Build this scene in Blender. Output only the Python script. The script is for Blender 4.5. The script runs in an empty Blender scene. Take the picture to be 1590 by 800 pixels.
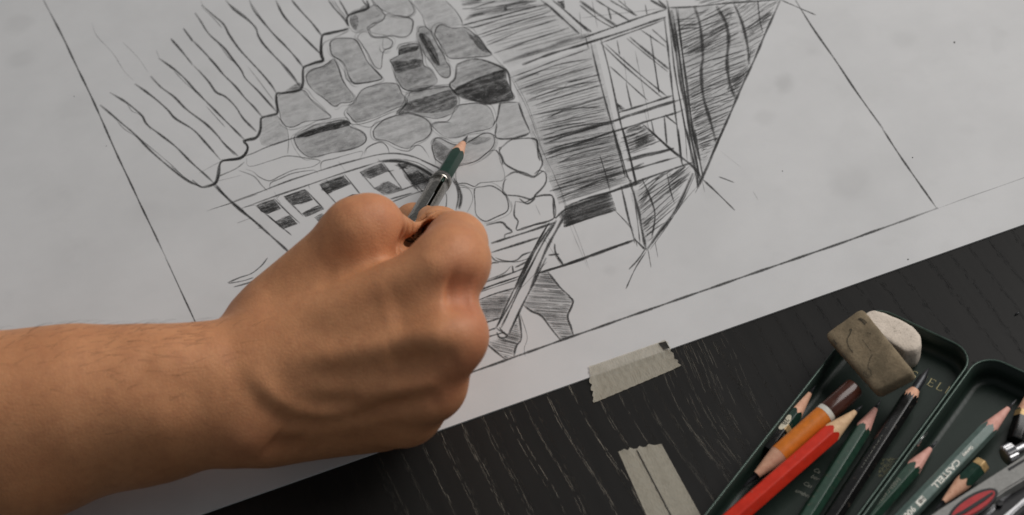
import bpy, bmesh, math, random
import numpy as np
from mathutils import Vector, Matrix, geometry

random.seed(7)
rng = np.random.default_rng(7)
sc = bpy.context.scene
COL = sc.collection

# ---------------------------------------------------------------- camera
# Photograph 1590 x 800; the plane of the table was recovered from the drawn border and the tin.
FPX, CX, CY, CAM_D = 3200.0, 795.0, 400.0, 0.735
_n = lambda v: v / np.linalg.norm(v)
UPC = _n(np.array([-0.10, -0.90, -1.0]))             # table normal in camera axes (x right, y down, z forward)
CAM_H = CAM_D * -UPC[2]
def _ground(px, py):
    r = np.array([px - CX, py - CY, FPX]); return r * (-CAM_H / (r @ UPC))
EX = _n(_ground(1455, 325) - _ground(735, 577))       # along the sheet's lower border
EY = np.cross(UPC, EX)                                 # away from the viewer
EY = EY if EY[1] < 0 else -EY
_C0 = _ground(795, 400)
ORG = np.array([_C0 @ EX, _C0 @ EY, -CAM_H])
def P(px, py, z=0.0):
    """point of the place, z metres above the table, measured at a photo position"""
    r = np.array([px - CX, py - CY, FPX], float)
    X = r * ((z - CAM_H) / (r @ UPC))
    return Vector((X @ EX - ORG[0], X @ EY - ORG[1], z))
cam_d = bpy.data.cameras.new('camera')
cam = bpy.data.objects.new('camera', cam_d); COL.objects.link(cam)
R = np.stack([EX, EY, UPC])                            # camera axes -> place axes
cols = [R @ np.array([1, 0, 0]), R @ np.array([0, -1, 0]), R @ np.array([0, 0, -1])]
M = Matrix.Identity(4)
for j in range(3):
    for i in range(3): M[i][j] = cols[j][i]
M[0][3], M[1][3], M[2][3] = -ORG[0], -ORG[1], CAM_H
cam.matrix_world = M
cam_d.sensor_width = 36.0
cam_d.lens = 36.0 * FPX / 1590.0
cam_d.clip_start, cam_d.clip_end = 0.02, 20
cam_d.dof.use_dof = True
cam_d.dof.focus_distance = CAM_D - 0.004
cam_d.dof.aperture_fstop = 13.0
sc.camera = cam
sc.render.resolution_x, sc.render.resolution_y = 1024, 515

# ---------------------------------------------------------------- light: a dim room with one big soft window, far right
world = bpy.data.worlds.new('World'); sc.world = world; world.use_nodes = True
wb = world.node_tree.nodes['Background']
wb.inputs[0].default_value = (0.93, 0.97, 1.0, 1); wb.inputs[1].default_value = 0.18
AWAY = _n((R @ np.array([0, -1, 0])) * np.array([1, 1, 0]))
RIGHT = _n((R @ np.array([1, 0, 0])) * np.array([1, 1, 0]))
def lamp(name, az_away, az_right, elev, dist, sx, sy, power, col):
    h = _n(AWAY * az_away + RIGHT * az_right)
    d = Vector(h * math.cos(math.radians(elev)) + np.array([0, 0, 1]) * math.sin(math.radians(elev)))
    l = bpy.data.lights.new(name, 'AREA'); l.shape = 'RECTANGLE'; l.size, l.size_y = sx, sy
    l.energy = power; l.color = col
    o = bpy.data.objects.new(name, l); COL.objects.link(o)
    o.location = d * dist; o.rotation_euler = (-d).to_track_quat('-Z', 'Y').to_euler()
    return o
lamp('window_light', 0.42, 0.90, 47, 1.6, 1.15, 1.0, 20.0, (1.0, 0.97, 0.94))

sc.view_settings.view_transform = 'Standard'; sc.view_settings.look = 'None'
sc.view_settings.gamma = 1; sc.view_settings.exposure = 0.0
sc.cycles.transparent_max_bounces = 40
sc.cycles.max_bounces = 8
sc.cycles.use_denoising = True
sc.cycles.caustics_reflective = False; sc.cycles.caustics_refractive = False

# ---------------------------------------------------------------- helpers
def tag(o, label=None, cat=None, group=None, kind=None):
    if label: o['label'] = label
    if cat: o['category'] = cat
    if group: o['group'] = group
    if kind: o['kind'] = kind
    return o
def empty(name, loc=(0, 0, 0)):
    o = bpy.data.objects.new(name, None); COL.objects.link(o); o.location = loc
    o.empty_display_size = 0.01
    return o
def mesh_obj(name, verts, faces, m, parent=None, smooth=False, attr=None):
    me = bpy.data.meshes.new(name)
    me.from_pydata([tuple(v) for v in verts], [], faces); me.update()
    if smooth: me.polygons.foreach_set('use_smooth', [True] * len(me.polygons))
    if attr:
        for k, vals in attr.items():
            a = me.attributes.new(k, 'FLOAT', 'POINT'); a.data.foreach_set('value', vals)
    if m: me.materials.append(m)
    o = bpy.data.objects.new(name, me); COL.objects.link(o)
    if parent:
        o.parent = parent
        o.matrix_parent_inverse = Matrix.Translation(-Vector(parent.location)) if parent.parent is None else parent_inv(parent)
    return o
def parent_inv(p):
    loc = Vector((0, 0, 0)); q = p
    while q is not None: loc += Vector(q.location); q = q.parent
    # children meshes here carry place coordinates; cancel the root's offset
    r = p
    while r.parent is not None: r = r.parent
    return Matrix.Identity(4)
def bm_obj(name, bm, m, parent=None, smooth=False):
    me = bpy.data.meshes.new(name); bm.normal_update(); bm.to_mesh(me); bm.free()
    if smooth: me.polygons.foreach_set('use_smooth', [True] * len(me.polygons))
    if m: me.materials.append(m)
    o = bpy.data.objects.new(name, me); COL.objects.link(o)
    if parent:
        o.parent = parent
        if parent.parent is None: o.matrix_parent_inverse = Matrix.Translation(-Vector(parent.location))
    return o

class NT:
    """tiny node-tree writer"""
    def __init__(s, name):
        s.m = bpy.data.materials.new(name); s.m.use_nodes = True
        s.t = s.m.node_tree; s.b = s.t.nodes['Principled BSDF']; s.out = s.t.nodes['Material Output']
    def n(s, typ, **kw):
        nd = s.t.nodes.new(typ)
        for k, v in kw.items():
            if k.startswith('i_'):
                key = k[2:]; key = int(key) if key.isdigit() else key.replace('_', ' ')
                s.put(nd.inputs[key], v)
            else: setattr(nd, k, v)
        return nd
    def put(s, sock, v):
        if isinstance(v, bpy.types.NodeSocket): s.t.links.new(v, sock)
        elif isinstance(v, (tuple, list)) and len(v) == 3 and sock.type == 'RGBA': sock.default_value = (*v, 1)
        else: sock.default_value = v
    def math(s, op, a, b=0.0, c=None, clamp=False):
        nd = s.n('ShaderNodeMath', operation=op, use_clamp=clamp); s.put(nd.inputs[0], a); s.put(nd.inputs[1], b)
        if c is not None: s.put(nd.inputs[2], c)
        return nd.outputs[0]
    def mix(s, f, a, b):
        nd = s.n('ShaderNodeMix', data_type='RGBA'); s.put(nd.inputs[0], f); s.put(nd.inputs[6], a); s.put(nd.inputs[7], b); return nd.outputs[2]
    def ramp(s, x, lo, hi, a=0.0, b=1.0):
        nd = s.n('ShaderNodeMapRange', interpolation_type='SMOOTHSTEP'); s.put(nd.inputs[0], x)
        for i, v in zip((1, 2, 3, 4), (lo, hi, a, b)): s.put(nd.inputs[i], v)
        return nd.outputs[0]
    def coord(s, sx=1, sy=1, sz=1, rot=0.0, kind='Object'):
        c = s.n('ShaderNodeTexCoord').outputs[kind]
        mp = s.n('ShaderNodeMapping'); s.t.links.new(c, mp.inputs[0]); mp.inputs['Scale'].default_value = (sx, sy, sz)
        mp.inputs['Rotation'].default_value = (0, 0, rot); return mp.outputs[0]
    def noise(s, vec, scale, detail=3.0, rough=0.55, dist=0.0):
        nd = s.n('ShaderNodeTexNoise'); s.put(nd.inputs['Vector'], vec)
        for k, v in (('Scale', scale), ('Detail', detail), ('Roughness', rough), ('Distortion', dist)): nd.inputs[k].default_value = v
        return nd.outputs[0]
    def bump(s, h, strength, dist):
        nd = s.n('ShaderNodeBump'); s.put(nd.inputs['Height'], h); nd.inputs['Strength'].default_value = strength
        nd.inputs['Distance'].default_value = dist; s.t.links.new(nd.outputs[0], s.b.inputs['Normal']); return nd
    def set(s, **kw):
        for k, v in kw.items(): s.put(s.b.inputs[k.replace('_', ' ')], v)
        return s.m

def simple(name, col, rough=0.5, var=0.12, scale=900.0, metal=0.0, coat=0.0, bump=0.0, spec=0.32, wear=0.0):
    t = NT(name); v = t.coord()
    nz = t.noise(v, scale, 4.0)
    f = t.ramp(nz, 0.3, 0.7)
    a = tuple(c * (1 - var) for c in col); b = tuple(min(1, c * (1 + var)) for c in col)
    cc = t.mix(f, a, b)
    if wear:      # scuffs, chips and graphite dust
        chip = t.ramp(t.noise(t.coord(1, 1, 1), 520.0, 5.0, 0.7), 0.60, 0.68)
        dustn = t.ramp(t.noise(v, 2400.0, 2.0), 0.55, 0.75)
        cc = t.mix(t.math('MULTIPLY', chip, wear), cc, (0.20, 0.15, 0.11)); cc = t.mix(t.math('MULTIPLY', dustn, wear * 0.5), cc, (0.05, 0.05, 0.05))
    t.set(Base_Color=cc, Roughness=t.math('ADD', rough - 0.06, t.math('MULTIPLY', nz, 0.12)), Metallic=metal)
    t.b.inputs['Coat Weight'].default_value = coat; t.b.inputs['Coat Roughness'].default_value = 0.15
    t.b.inputs['Specular IOR Level'].default_value = spec
    if bump: t.bump(t.noise(v, scale * 2.2, 3.0), bump, 0.0002)
    return t.m

def graphite(name, streak=False, col=(0.030, 0.029, 0.028)):
    t = NT(name)
    at = t.n('ShaderNodeAttribute', attribute_name='tone').outputs['Fac']
    v = t.coord()
    g = t.noise(v, 3600.0, 2.0, 0.7)
    if streak:
        sv = t.coord(500, 2600, 1, 0.03)
        st = t.noise(sv, 1.0, 3.0, 0.6)
        blot = t.noise(v, 330.0, 2.0)
        g = t.math('ADD', t.math('MULTIPLY', g, 0.45), t.math('ADD', t.math('MULTIPLY', st, 0.35), t.math('MULTIPLY', blot, 0.30)))
    k = t.ramp(g, 0.33, 0.68, 0.12 if streak else 0.62, 1.5 if streak else 1.2)
    alpha = t.math('MULTIPLY', at, k, clamp=True)
    t.set(Base_Color=col, Roughness=0.55)
    tr = t.n('ShaderNodeBsdfTransparent'); mx = t.n('ShaderNodeMixShader')
    t.put(mx.inputs[0], alpha); t.t.links.new(tr.outputs[0], mx.inputs[1]); t.t.links.new(t.b.outputs[0], mx.inputs[2])
    t.t.links.new(mx.outputs[0], t.out.inputs['Surface'])
    return t.m

# ---------------------------------------------------------------- table top: black stained open-pored oak
def mat_table():
    t = NT('black_oak')
    warp = t.noise(t.coord(14, 5, 1), 1.0, 2.0)
    c = t.n('ShaderNodeTexCoord').outputs['Object']
    xyz = t.n('ShaderNodeSeparateXYZ'); t.t.links.new(c, xyz.inputs[0])
    x = t.math('ADD', xyz.outputs[0], t.math('MULTIPLY', t.math('SUBTRACT', warp, 0.5), 0.014))
    fine = t.noise(t.coord(40, 330, 1), 1.0, 2.0); lump = t.noise(t.coord(46, 2.5, 1), 1.0, 2.0)
    x2 = t.math('ADD', x, t.math('MULTIPLY', t.math('SUBTRACT', fine, 0.5), 0.0022))
    # growth rings: one pore row every 7-9 mm, each row a bundle of short dashes
    ring = t.n('ShaderNodeCombineXYZ'); t.put(ring.inputs[0], t.math('MULTIPLY', x, 115.0))
    ph = t.math('FRACT', t.math('ADD', t.math('MULTIPLY', x2, 122.0), t.math('MULTIPLY', lump, 1.1)))
    band = t.math('SUBTRACT', 1.0, t.math('MULTIPLY', t.math('ABSOLUTE', t.math('SUBTRACT', ph, 0.5)), 2.0))
    bandm = t.ramp(band, 0.60, 0.98)
    vv = t.n('ShaderNodeCombineXYZ'); t.put(vv.inputs[0], t.math('MULTIPLY', x, 6800.0)); t.put(vv.inputs[1], t.math('MULTIPLY', xyz.outputs[1], 230.0))
    dash = t.noise(vv.outputs[0], 1.0, 1.0, 0.5)
    thr = t.math('SUBTRACT', 0.80, t.math('MULTIPLY', bandm, 0.25))
    pore = t.ramp(t.math('SUBTRACT', dash, thr), 0.0, 0.06)
    # pale pore dust left of the tin; pores painted dark where the sheen falls
    d = P(880, 700); e = t.n('ShaderNodeVectorMath', operation='DISTANCE'); t.put(e.inputs[0], c); t.put(e.inputs[1], tuple(d))
    dust = t.math('MULTIPLY', t.ramp(t.math('ADD', e.outputs['Value'], t.math('MULTIPLY', t.math('SUBTRACT', t.noise(c, 30.0), 0.5), 0.05)), 0.045, 0.115, 1.0, 0.0),
                  t.ramp(t.noise(c, 55.0, 2.0), 0.36, 0.6, 0.35, 1.0))
    tint = t.noise(t.coord(260, 26, 1), 1.0, 4.0)
    base = t.mix(tint, (0.0115, 0.0112, 0.0108), (0.018, 0.0168, 0.0155))
    porec = t.mix(t.math('MULTIPLY', dust, 0.12), (0.005, 0.005, 0.005), (0.36, 0.32, 0.25))
    t.set(Base_Color=t.mix(t.math('MULTIPLY', pore, 0.9), base, porec), Roughness=t.math('ADD', 0.36, t.math('MULTIPLY', tint, 0.14)))
    t.b.inputs['Specular IOR Level'].default_value = 0.20
    h = t.math('SUBTRACT', t.math('MULTIPLY', tint, 0.25), pore)
    t.bump(h, 0.55, 0.00022)
    return t.m
bm = bmesh.new()
bmesh.ops.create_cube(bm, size=1.0, matrix=Matrix.Translation((0.05, 0.05, -0.0125)) @ Matrix.Diagonal((1.6, 1.1, 0.025, 1)))
bmesh.ops.bevel(bm, geom=bm.edges[:], offset=0.002, segments=2, affect='EDGES')
table = bm_obj('table_top', bm, mat_table()); tag(table, kind='structure')
table['label'] = 'black stained oak table top with open grain'
# pores packed with pale dust: rows of short scratchy dashes along the grain
rp = random.Random(21); gv, gf, gd = [], [], []
def pore_dash(x, ya, yb, w, d):
    b0 = len(gv); n = max(2, int((yb - ya) / .0012))
    for i in range(n + 1):
        u = i / n; yy = ya + (yb - ya) * u
        xx = x + .00010 * math.sin(yy * 2600 + x * 9e3) + row_wave(x, yy)
        e = min(1, .3 + 4 * min(u, 1 - u)) * d * rp.uniform(.7, 1.1)
        for k, q in ((-1, .2), (0, 1), (1, .2)): gv.append((xx + k * w, yy, .00004 + .00002 * (b0 % 2))); gd.append(e * q)
    for i in range(n):
        a = b0 + i * 3; gf.extend([(a, a + 1, a + 4, a + 3), (a + 1, a + 2, a + 5, a + 4)])
def row_wave(x, y): return .0012 * math.sin(y * 38 + x * 60) + .0009 * math.sin(y * 95 + x * 31)
gx_, gx1 = P(600, 720).x, P(1190, 640).x
while gx_ < gx1:
    mid = (gx_ - P(600, 720).x) / (gx1 - P(600, 720).x)
    vis = (1.0 if .10 < mid < .62 else (.35 if mid <= .10 else .55)) * rp.uniform(.65, 1.1)
    for s in range(rp.choice((2, 3, 3, 4))):
        xo = gx_ + rp.gauss(0, .00036); yy = P(800, 640).y + .03
        while yy > P(800, 900).y:
            ln = rp.uniform(.002, .0085); near = math.exp(-((xo - P(840, 720).x) / .075) ** 2)
            if rp.random() < .88: pore_dash(xo + rp.gauss(0, .00018), yy - ln, yy, rp.uniform(.00006, .00012), vis * rp.uniform(.35, .9) * (.25 + .75 * near))
            yy -= ln + rp.uniform(0, .0028); xo += rp.gauss(0, .00012)
    gx_ += rp.uniform(.0062, .0088)
for (cx_, cy_, n_, sp) in ((1075, 560, 26, .0030), (1110, 590, 20, .0026), (1120, 700, 18, .003), (1090, 640, 10, .003)):
    for i in range(n_):
        c_ = P(cx_, cy_); xo = c_.x + rp.gauss(0, sp); yo = c_.y + rp.gauss(0, .009); pore_dash(xo, yo, yo + rp.uniform(.003, .010), .00010, rp.uniform(.12, .34))
DUST = graphite('pore_dust', col=(0.40, 0.36, 0.29))
po = mesh_obj('grain_pores', gv, gf, DUST, table, attr={'tone': gd}); po['kind'] = 'stuff'

# ---------------------------------------------------------------- drawing sheet
PZ = 0.0006
def mat_paper():
    t = NT('drawing_paper'); c = t.coord()
    tooth = t.noise(c, 2600.0, 3.0, 0.6)
    cloud = t.noise(c, 22.0, 4.0, 0.6)
    sm = t.noise(c, 60.0, 3.0, 0.55, 0.4)
    dirty = t.math('MULTIPLY', t.ramp(sm, 0.55, 0.78), 0.12)
    col = t.mix(t.ramp(cloud, 0.3, 0.72), (0.645, 0.640, 0.640), (0.590, 0.586, 0.586))
    col = t.mix(dirty, col, (0.40, 0.395, 0.39))
    # finger smudges of graphite, each with its own place and size
    for px, py, r, k in ((1215, 130, .005, .30), (1262, 80, .005, .14), (1320, 285, .0075, .17), (1100, 300, .004, .12), (1185, 185, .004, .14), (35, 35, .006, .16),
                         (38, 92, .006, .14), (118, 165, .008, .10), (945, 420, .003, .16), (230, 330, .008, .10), (520, 60, .004, .12), (1400, 60, .005, .10), (90, 300, .012, .08), (1120, 180, .01, .07)):
        e = t.n('ShaderNodeVectorMath', operation='DISTANCE'); t.put(e.inputs[0], c); t.put(e.inputs[1], tuple(P(px, py, PZ)))
        w = t.math('ADD', e.outputs['Value'], t.math('MULTIPLY', t.math('SUBTRACT', sm, 0.5), r * 2.2))
        col = t.mix(t.math('MULTIPLY', t.ramp(w, r * 0.2, r * 1.3, 1.0, 0.0), k * 0.75), col, (0.24, 0.235, 0.23))
    col = t.mix(t.math('MULTIPLY', t.ramp(tooth, 0.35, 0.7), 0.10), col, (0.52, 0.52, 0.52))
    t.set(Base_Color=col, Roughness=0.8); t.b.inputs['Specular IOR Level'].default_value = 0.25
    t.bump(t.math('ADD', t.math('MULTIPLY', tooth, 0.5), t.noise(c, 9.0, 2.0)), 0.10, 0.0004)
    return t.m
pa, pb = P(665, 676), P(1590, 350)
y_edge = (pa.y + pb.y) / 2
slope = (pb.y - pa.y) / (pb.x - pa.x)
x0, x1, y1 = P(-420, 500).x - 0.03, P(1900, 0).x + 0.05, P(795, -330).y
yL = lambda x: pa.y + slope * (x - pa.x)
N = 60
vs, fs = [], []
for i in range(N + 1):
    x = x0 + (x1 - x0) * i / N
    for yy, z in ((yL(x), 0.00005), (yL(x), PZ), (y1, PZ), (y1, 0.00005)): vs.append((x, yy, z))
for i in range(N):
    a, b = i * 4, i * 4 + 4
    fs += [(a + 0, b + 0, b + 1, a + 1), (a + 1, b + 1, b + 2, a + 2), (a + 2, b + 2, b + 3, a + 3)]
fs += [(3, 2, 1, 0), (N * 4, N * 4 + 1, N * 4 + 2, N * 4 + 3)]
paper = mesh_obj('drawing_sheet', vs, fs, mat_paper())
tag(paper, 'large white drawing sheet with a pencil sketch of a stone and timber house', 'drawing sheet')

# ---------------------------------------------------------------- the pencil drawing: graphite strokes lying on the sheet
TILE = {'A': (0, 0, 2.0), 'B': (300, 0, 3.2), 'C': (600, 0, 3.2), 'D': (300, 200, 3.2), 'E': (600, 200, 3.2), 'F': (900, 0, 3.2),
        'G': (900, 200, 3.2), 'H': (650, 400, 3.2), 'I': (700, 0, 7.95), 'J': (1200, 0, 4.0), 'K': (1200, 200, 3.2), 'L': (480, 0, 6.115), 'X': (0, 0, 1.0)}
def pts(tile, s):
    ox, oy, k = TILE[tile]
    out = []
    for w in s.split():
        a, b = w.split(','); out.append((ox + float(a) / k, oy + float(b) / k))
    return out
def catmull(p, closed=False, step=3.0):
    p = [np.array(q, float) for q in p]; n = len(p)
    if n < 3 and not closed:
        m = max(2, int(np.linalg.norm(p[1] - p[0]) / step)); return [p[0] + (p[1] - p[0]) * i / m for i in range(m + 1)]
    out = []
    rngi = range(n) if closed else range(n - 1)
    for i in rngi:
        p1, p2 = p[i], p[(i + 1) % n]
        p0 = p[i - 1] if (closed or i > 0) else p1 * 2 - p2
        p3 = p[(i + 2) % n] if (closed or i + 2 < n) else p2 * 2 - p1
        m = max(1, int(np.linalg.norm(p2 - p1) / step))
        for j in range(m):
            u = j / m
            out.append(0.5 * ((2 * p1) + (p2 - p0) * u + (2 * p0 - 5 * p1 + 4 * p2 - p3) * u * u + (3 * p1 - p0 - 3 * p2 + p3) * u ** 3))
    out.append(p[0] if closed else p[-1])
    return out
class Sheet:
    """collects strokes of one part of the drawing"""
    def __init__(s): s.v, s.f, s.d = [], [], []
    def ribbon(s, q, w, d, taper=True, soft=0.15):
        n = len(q)
        if n < 2: return
        q = np.array(q); z = PZ + 0.00004 + random.random() * 0.00010
        tan = np.gradient(q, axis=0); tan /= (np.linalg.norm(tan, axis=1)[:, None] + 1e-9)
        nor = np.stack([-tan[:, 1], tan[:, 0]], 1)
        ph, fr = random.random() * 6, random.uniform(.05, .16)
        base = len(s.v)
        for i in range(n):
            u = i / (n - 1)
            e = min(1.0, 0.35 + 6 * min(u, 1 - u)) if taper else 1.0
            pr = 0.86 + 0.14 * math.sin(ph + i * fr * 3) + random.uniform(-.06, .06)
            ww = w * 0.86 * (0.7 + 0.3 * e) * pr; dd = min(1.0, d * e * pr)
            for k, dk in ((-1, soft), (0, 1), (1, soft)):
                p = q[i] + nor[i] * ww * k
                s.v.append(P(p[0], p[1], z)); s.d.append(dd * dk)
        for i in range(n - 1):
            a = base + i * 3
            s.f += [(a, a + 1, a + 4, a + 3), (a + 1, a + 2, a + 5, a + 4)]
    def line(s, tile, w, d, txt, wob=0.45, rep=0):
        p = pts(tile, txt); q = catmull(p)
        ph = random.random() * 9
        for k in range(rep + 1):
            o = np.array([random.uniform(-1, 1), random.uniform(-1, 1)]) * (1.3 if k else 0)
            qq = [c + o + np.array([math.sin(i * .23 + ph), math.cos(i * .19 + ph)]) * wob * random.uniform(.3, 1) for i, c in enumerate(q)]
            s.ribbon(qq, w * (0.8 if k else 1), d * (0.6 if k else 1))
    def closed(s, tile, w, d, txt, fill=0.0, ang=-20, dark=None):
        p = pts(tile, txt)
        q = catmull(p, True)
        ph = random.random() * 9
        qq = [c + np.array([math.sin(i * .2 + ph), math.cos(i * .17 + ph)]) * .7 + np.array([math.sin(i * .61 + ph), math.cos(i * .53 + ph)]) * .5 for i, c in enumerate(q)]
        if w: s.ribbon(qq, w, d, taper=False)
        if w and random.random() < .6:   # part of the outline gone over twice
            a = random.randint(0, len(qq) // 2); b = a + len(qq) // 3
            s.ribbon([c + np.array([.8, -.9]) for c in qq[a:b]], w * .9, d * .7)
        return q
    def fill(s, q, d):
        z = PZ + 0.00002 + random.random() * 0.00002
        pts3 = [P(c[0], c[1], z) for c in q]
        tri = geometry.tessellate_polygon([[Vector((c[0], c[1], 0)) for c in q]])
        b = len(s.v); s.v += pts3; s.d += [d] * len(pts3)
        s.f += [tuple(b + i for i in t) for t in tri]
    def hatch(s, q, ang, gap, w, d, jit=0.5, over=2.0, brk=0.0, curve=0.0, fan=0.0):
        a = math.radians(ang); u = np.array([math.cos(a), math.sin(a)]); v = np.array([-u[1], u[0]])
        Q = np.array([(c @ u, c @ v) for c in map(np.array, q)])
        y = Q[:, 1].min() + gap * random.random()
        while y < Q[:, 1].max():
            xs = []
            for i in range(len(Q)):
                (xa, ya), (xb, yb) = Q[i - 1], Q[i]
                if (ya > y) != (yb > y): xs.append(xa + (xb - xa) * (y - ya) / (yb - ya))
            xs.sort()
            for i in range(0, len(xs) - 1, 2):
                A, B = xs[i] - random.uniform(-over, over), xs[i + 1] + random.uniform(-over, over)
                segs = [(A, B)]
                if brk and B - A > 25 and random.random() < brk:
                    m = A + (B - A) * random.uniform(.3, .75); segs = [(A, m), (m - random.uniform(-6, 8), B)]
                for (sa, sb) in segs:
                    if sb - sa < 3: continue
                    t = random.uniform(-fan, fan)
                    n = max(2, int((sb - sa) / 5)); cv = random.uniform(-curve, curve)
                    ln = []
                    for k in range(n + 1):
                        f = k / n
                        ln.append(u * (sa + (sb - sa) * f) + v * (y + cv * math.sin(f * math.pi) + t * (f - .5) * (sb - sa) + random.uniform(-.25, .25)))
                    s.ribbon(ln, w * random.uniform(.7, 1.25), d * random.uniform(.6, 1.2))
            y += gap * random.uniform(1 - jit, 1 + jit)
    def build(s, name, m, label=None):
        o = mesh_obj(name, s.v, s.f, m, paper, attr={'tone': s.d}); o['kind'] = 'stuff'
        if label: o['label'] = label
        return o
G_LINE, G_SHADE = graphite('graphite_line'), graphite('graphite_shading', True)

# --- border of the picture
b = Sheet()
b.line('A', 2.5, .95, '135,0 190,105 240,210 295,325 350,450 420,600 515,800', .15)
b.line('X', 2.2, .85, '257,400 300,493 347,594 394,696', .1)
b.line('J', 2.4, .95, '140,0 250,175 400,390 520,570 685,800', .1)
b.line('K', 2.4, .95, '545,0 650,160 815,395', .1)
b.line('X', 3.0, 1.0, '394,696 735,577 870,529 1050,466 1200,414 1310,376 1457,323', .15)
b.line('X', 1.3, .30, '1455,324 1510,304 1590,276 1660,250', .1)
b.line('F', 1.7, .75, '1000,0 1080,35 1175,75', .2)
b.line('X', 2.2, .8, '135,0 120,-35 90,-95', .1) if False else None
for x, y, r in ((1482, 66, 1.3), (1410, 403, 1.3), (1417, 245, .9), (785, 14, 2.2), (165, 227, .8), (115, 150, .7), (1215, 266, .8)):
    b.ribbon([np.array([x - r, y]), np.array([x, y - .3]), np.array([x + r, y])], r * 1.6, .9, taper=False)
b.build('border_line', G_LINE)

# --- the row of reeds / roof strokes on the left, and the stepped eave
r = Sheet()
W, Dn = 2.7, .9
for tl, t in (('A', '310,325 375,380 420,418 470,470 540,530 590,565 630,580'), ('A', '340,287 395,320 440,358 455,385 500,420 545,455 590,500 640,545 668,572'),
              ('A', '418,260 480,305 520,340 545,368 600,403 640,445 685,497'), ('A', '468,236 500,270 540,300 580,340 640,385 675,420 700,450 740,485'),
              ('A', '492,180 540,215 575,245 610,285 650,325 690,365 730,405 760,435'), ('A', '530,120 565,160 600,203'), ('A', '568,87 600,130'),
              ('B', '0,325 40,365 80,410 115,458 160,480 210,530 250,590 315,655'), ('B', '0,205 60,265 110,320 150,370 210,430 260,490 300,530 342,580'),
              ('B', '8,65 40,110 80,170 150,235 200,300 240,350 260,390 320,450 370,505 415,555'), ('B', '42,25 100,75 150,120 180,175 230,245 280,300 340,365 390,425 415,465'),
              ('B', '160,0 200,45 260,90 310,135 322,175 350,220 410,285 460,335 500,385 535,435'), ('B', '280,0 300,50 340,100 400,170 450,220 500,275 548,335'),
              ('B', '410,0 435,55 470,105 540,175 590,225 640,275'), ('B', '490,0 540,60 590,115 640,178'), ('L', '180,0 240,80 320,165 370,230'), ('L', '285,0 330,70 370,150')):
    r.line(tl, W, Dn, t, .35)
for tl, t in (('A', '355,365 385,400 430,428 455,447 530,510 570,548 600,568'), ('A', '395,322 410,345 440,360 470,405'), ('A', '530,515 590,562 625,580'), ('A', '540,220 580,262 610,285'),
              ('A', '640,330 700,395'), ('A', '690,440 735,480'), ('A', '700,150 740,205 760,240'), ('B', '170,15 220,50 280,100 318,160'), ('B', '430,30 445,75 480,110'),
              ('B', '685,0 730,60 765,100'), ('B', '40,35 95,85 145,140'), ('B', '270,330 330,405 400,500'), ('B', '430,310 490,385 530,430'), ('B', '290,20 330,80 350,120'), ('B', '120,210 180,290 215,310'),
              ('B', '160,725 205,770'), ('B', '75,290 130,345 150,365'), ('B', '10,455 30,462 60,500'), ('L', '230,0 290,90 360,170'), ('L', '600,30 620,55')):
    r.line(tl, 1.3, .45, t, .3)
for tl, t in (('A', '285,70 300,110 350,165 385,220 415,250'), ('A', '380,130 430,180 460,225'), ('A', '615,540 660,515 690,500'), ('A', '485,155 495,182'), ('A', '622,0 632,20')):
    r.line(tl, 1.2, .28, t, .3)
r.line('A', 3.0, .95, '630,580 668,570 680,545 685,505 700,498 750,488 770,458 762,437 800,425', .3)
r.line('B', 3.2, .97, '140,795 235,785 270,745 265,718 250,700 310,685 333,645 335,600 345,582 415,565 420,552 413,470 440,462 535,440 545,350 555,330 600,315 645,300 635,270 640,180 680,165 770,145', .3, rep=1)
r.line('L', 3.4, .97, '370,250 355,195 370,150 450,115 540,90 565,70 545,0', .3, rep=1)
r.line('L', 2.6, .8, '125,335 190,310 300,290 385,265', .3); r.line('L', 3.4, .95, '120,340 112,450 118,530 145,575', .3); r.line('L', 2.4, .7, '0,620 60,590 145,575', .3)
r.line('L', 2.2, .8, '500,0 540,50 560,75', .3, rep=1)
r.line('A', 3.0, .92, '668,572 720,630 800,695', .2); r.line('D', 3.0, .92, '100,280 190,360 300,455 440,580 500,635', .25)
r.line('D', 3.0, .9, '-5,255 45,290 110,268 128,190 150,160 235,148', .3); r.line('D', 2.0, .6, '120,240 210,200 255,165', .3)
r.line('A', 1.4, .45, '655,650 720,630 800,603', .2); r.line('D', 1.3, .3, '65,410 190,368', .2); r.line('D', 1.2, .3, '215,470 300,440'); r.line('D', 1.2, .4, '320,495 345,490')
r.line('D', 2.0, .75, '170,765 230,740 290,720 340,680 370,640', .4); r.line('D', 1.8, .7, '175,768 250,755 300,740', .4); r.line('D', 2.0, .75, '200,787 270,768 320,750', .4)
r.build('reed_lines', G_LINE, 'row of dark parallel strokes along the stepped eave')

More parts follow.
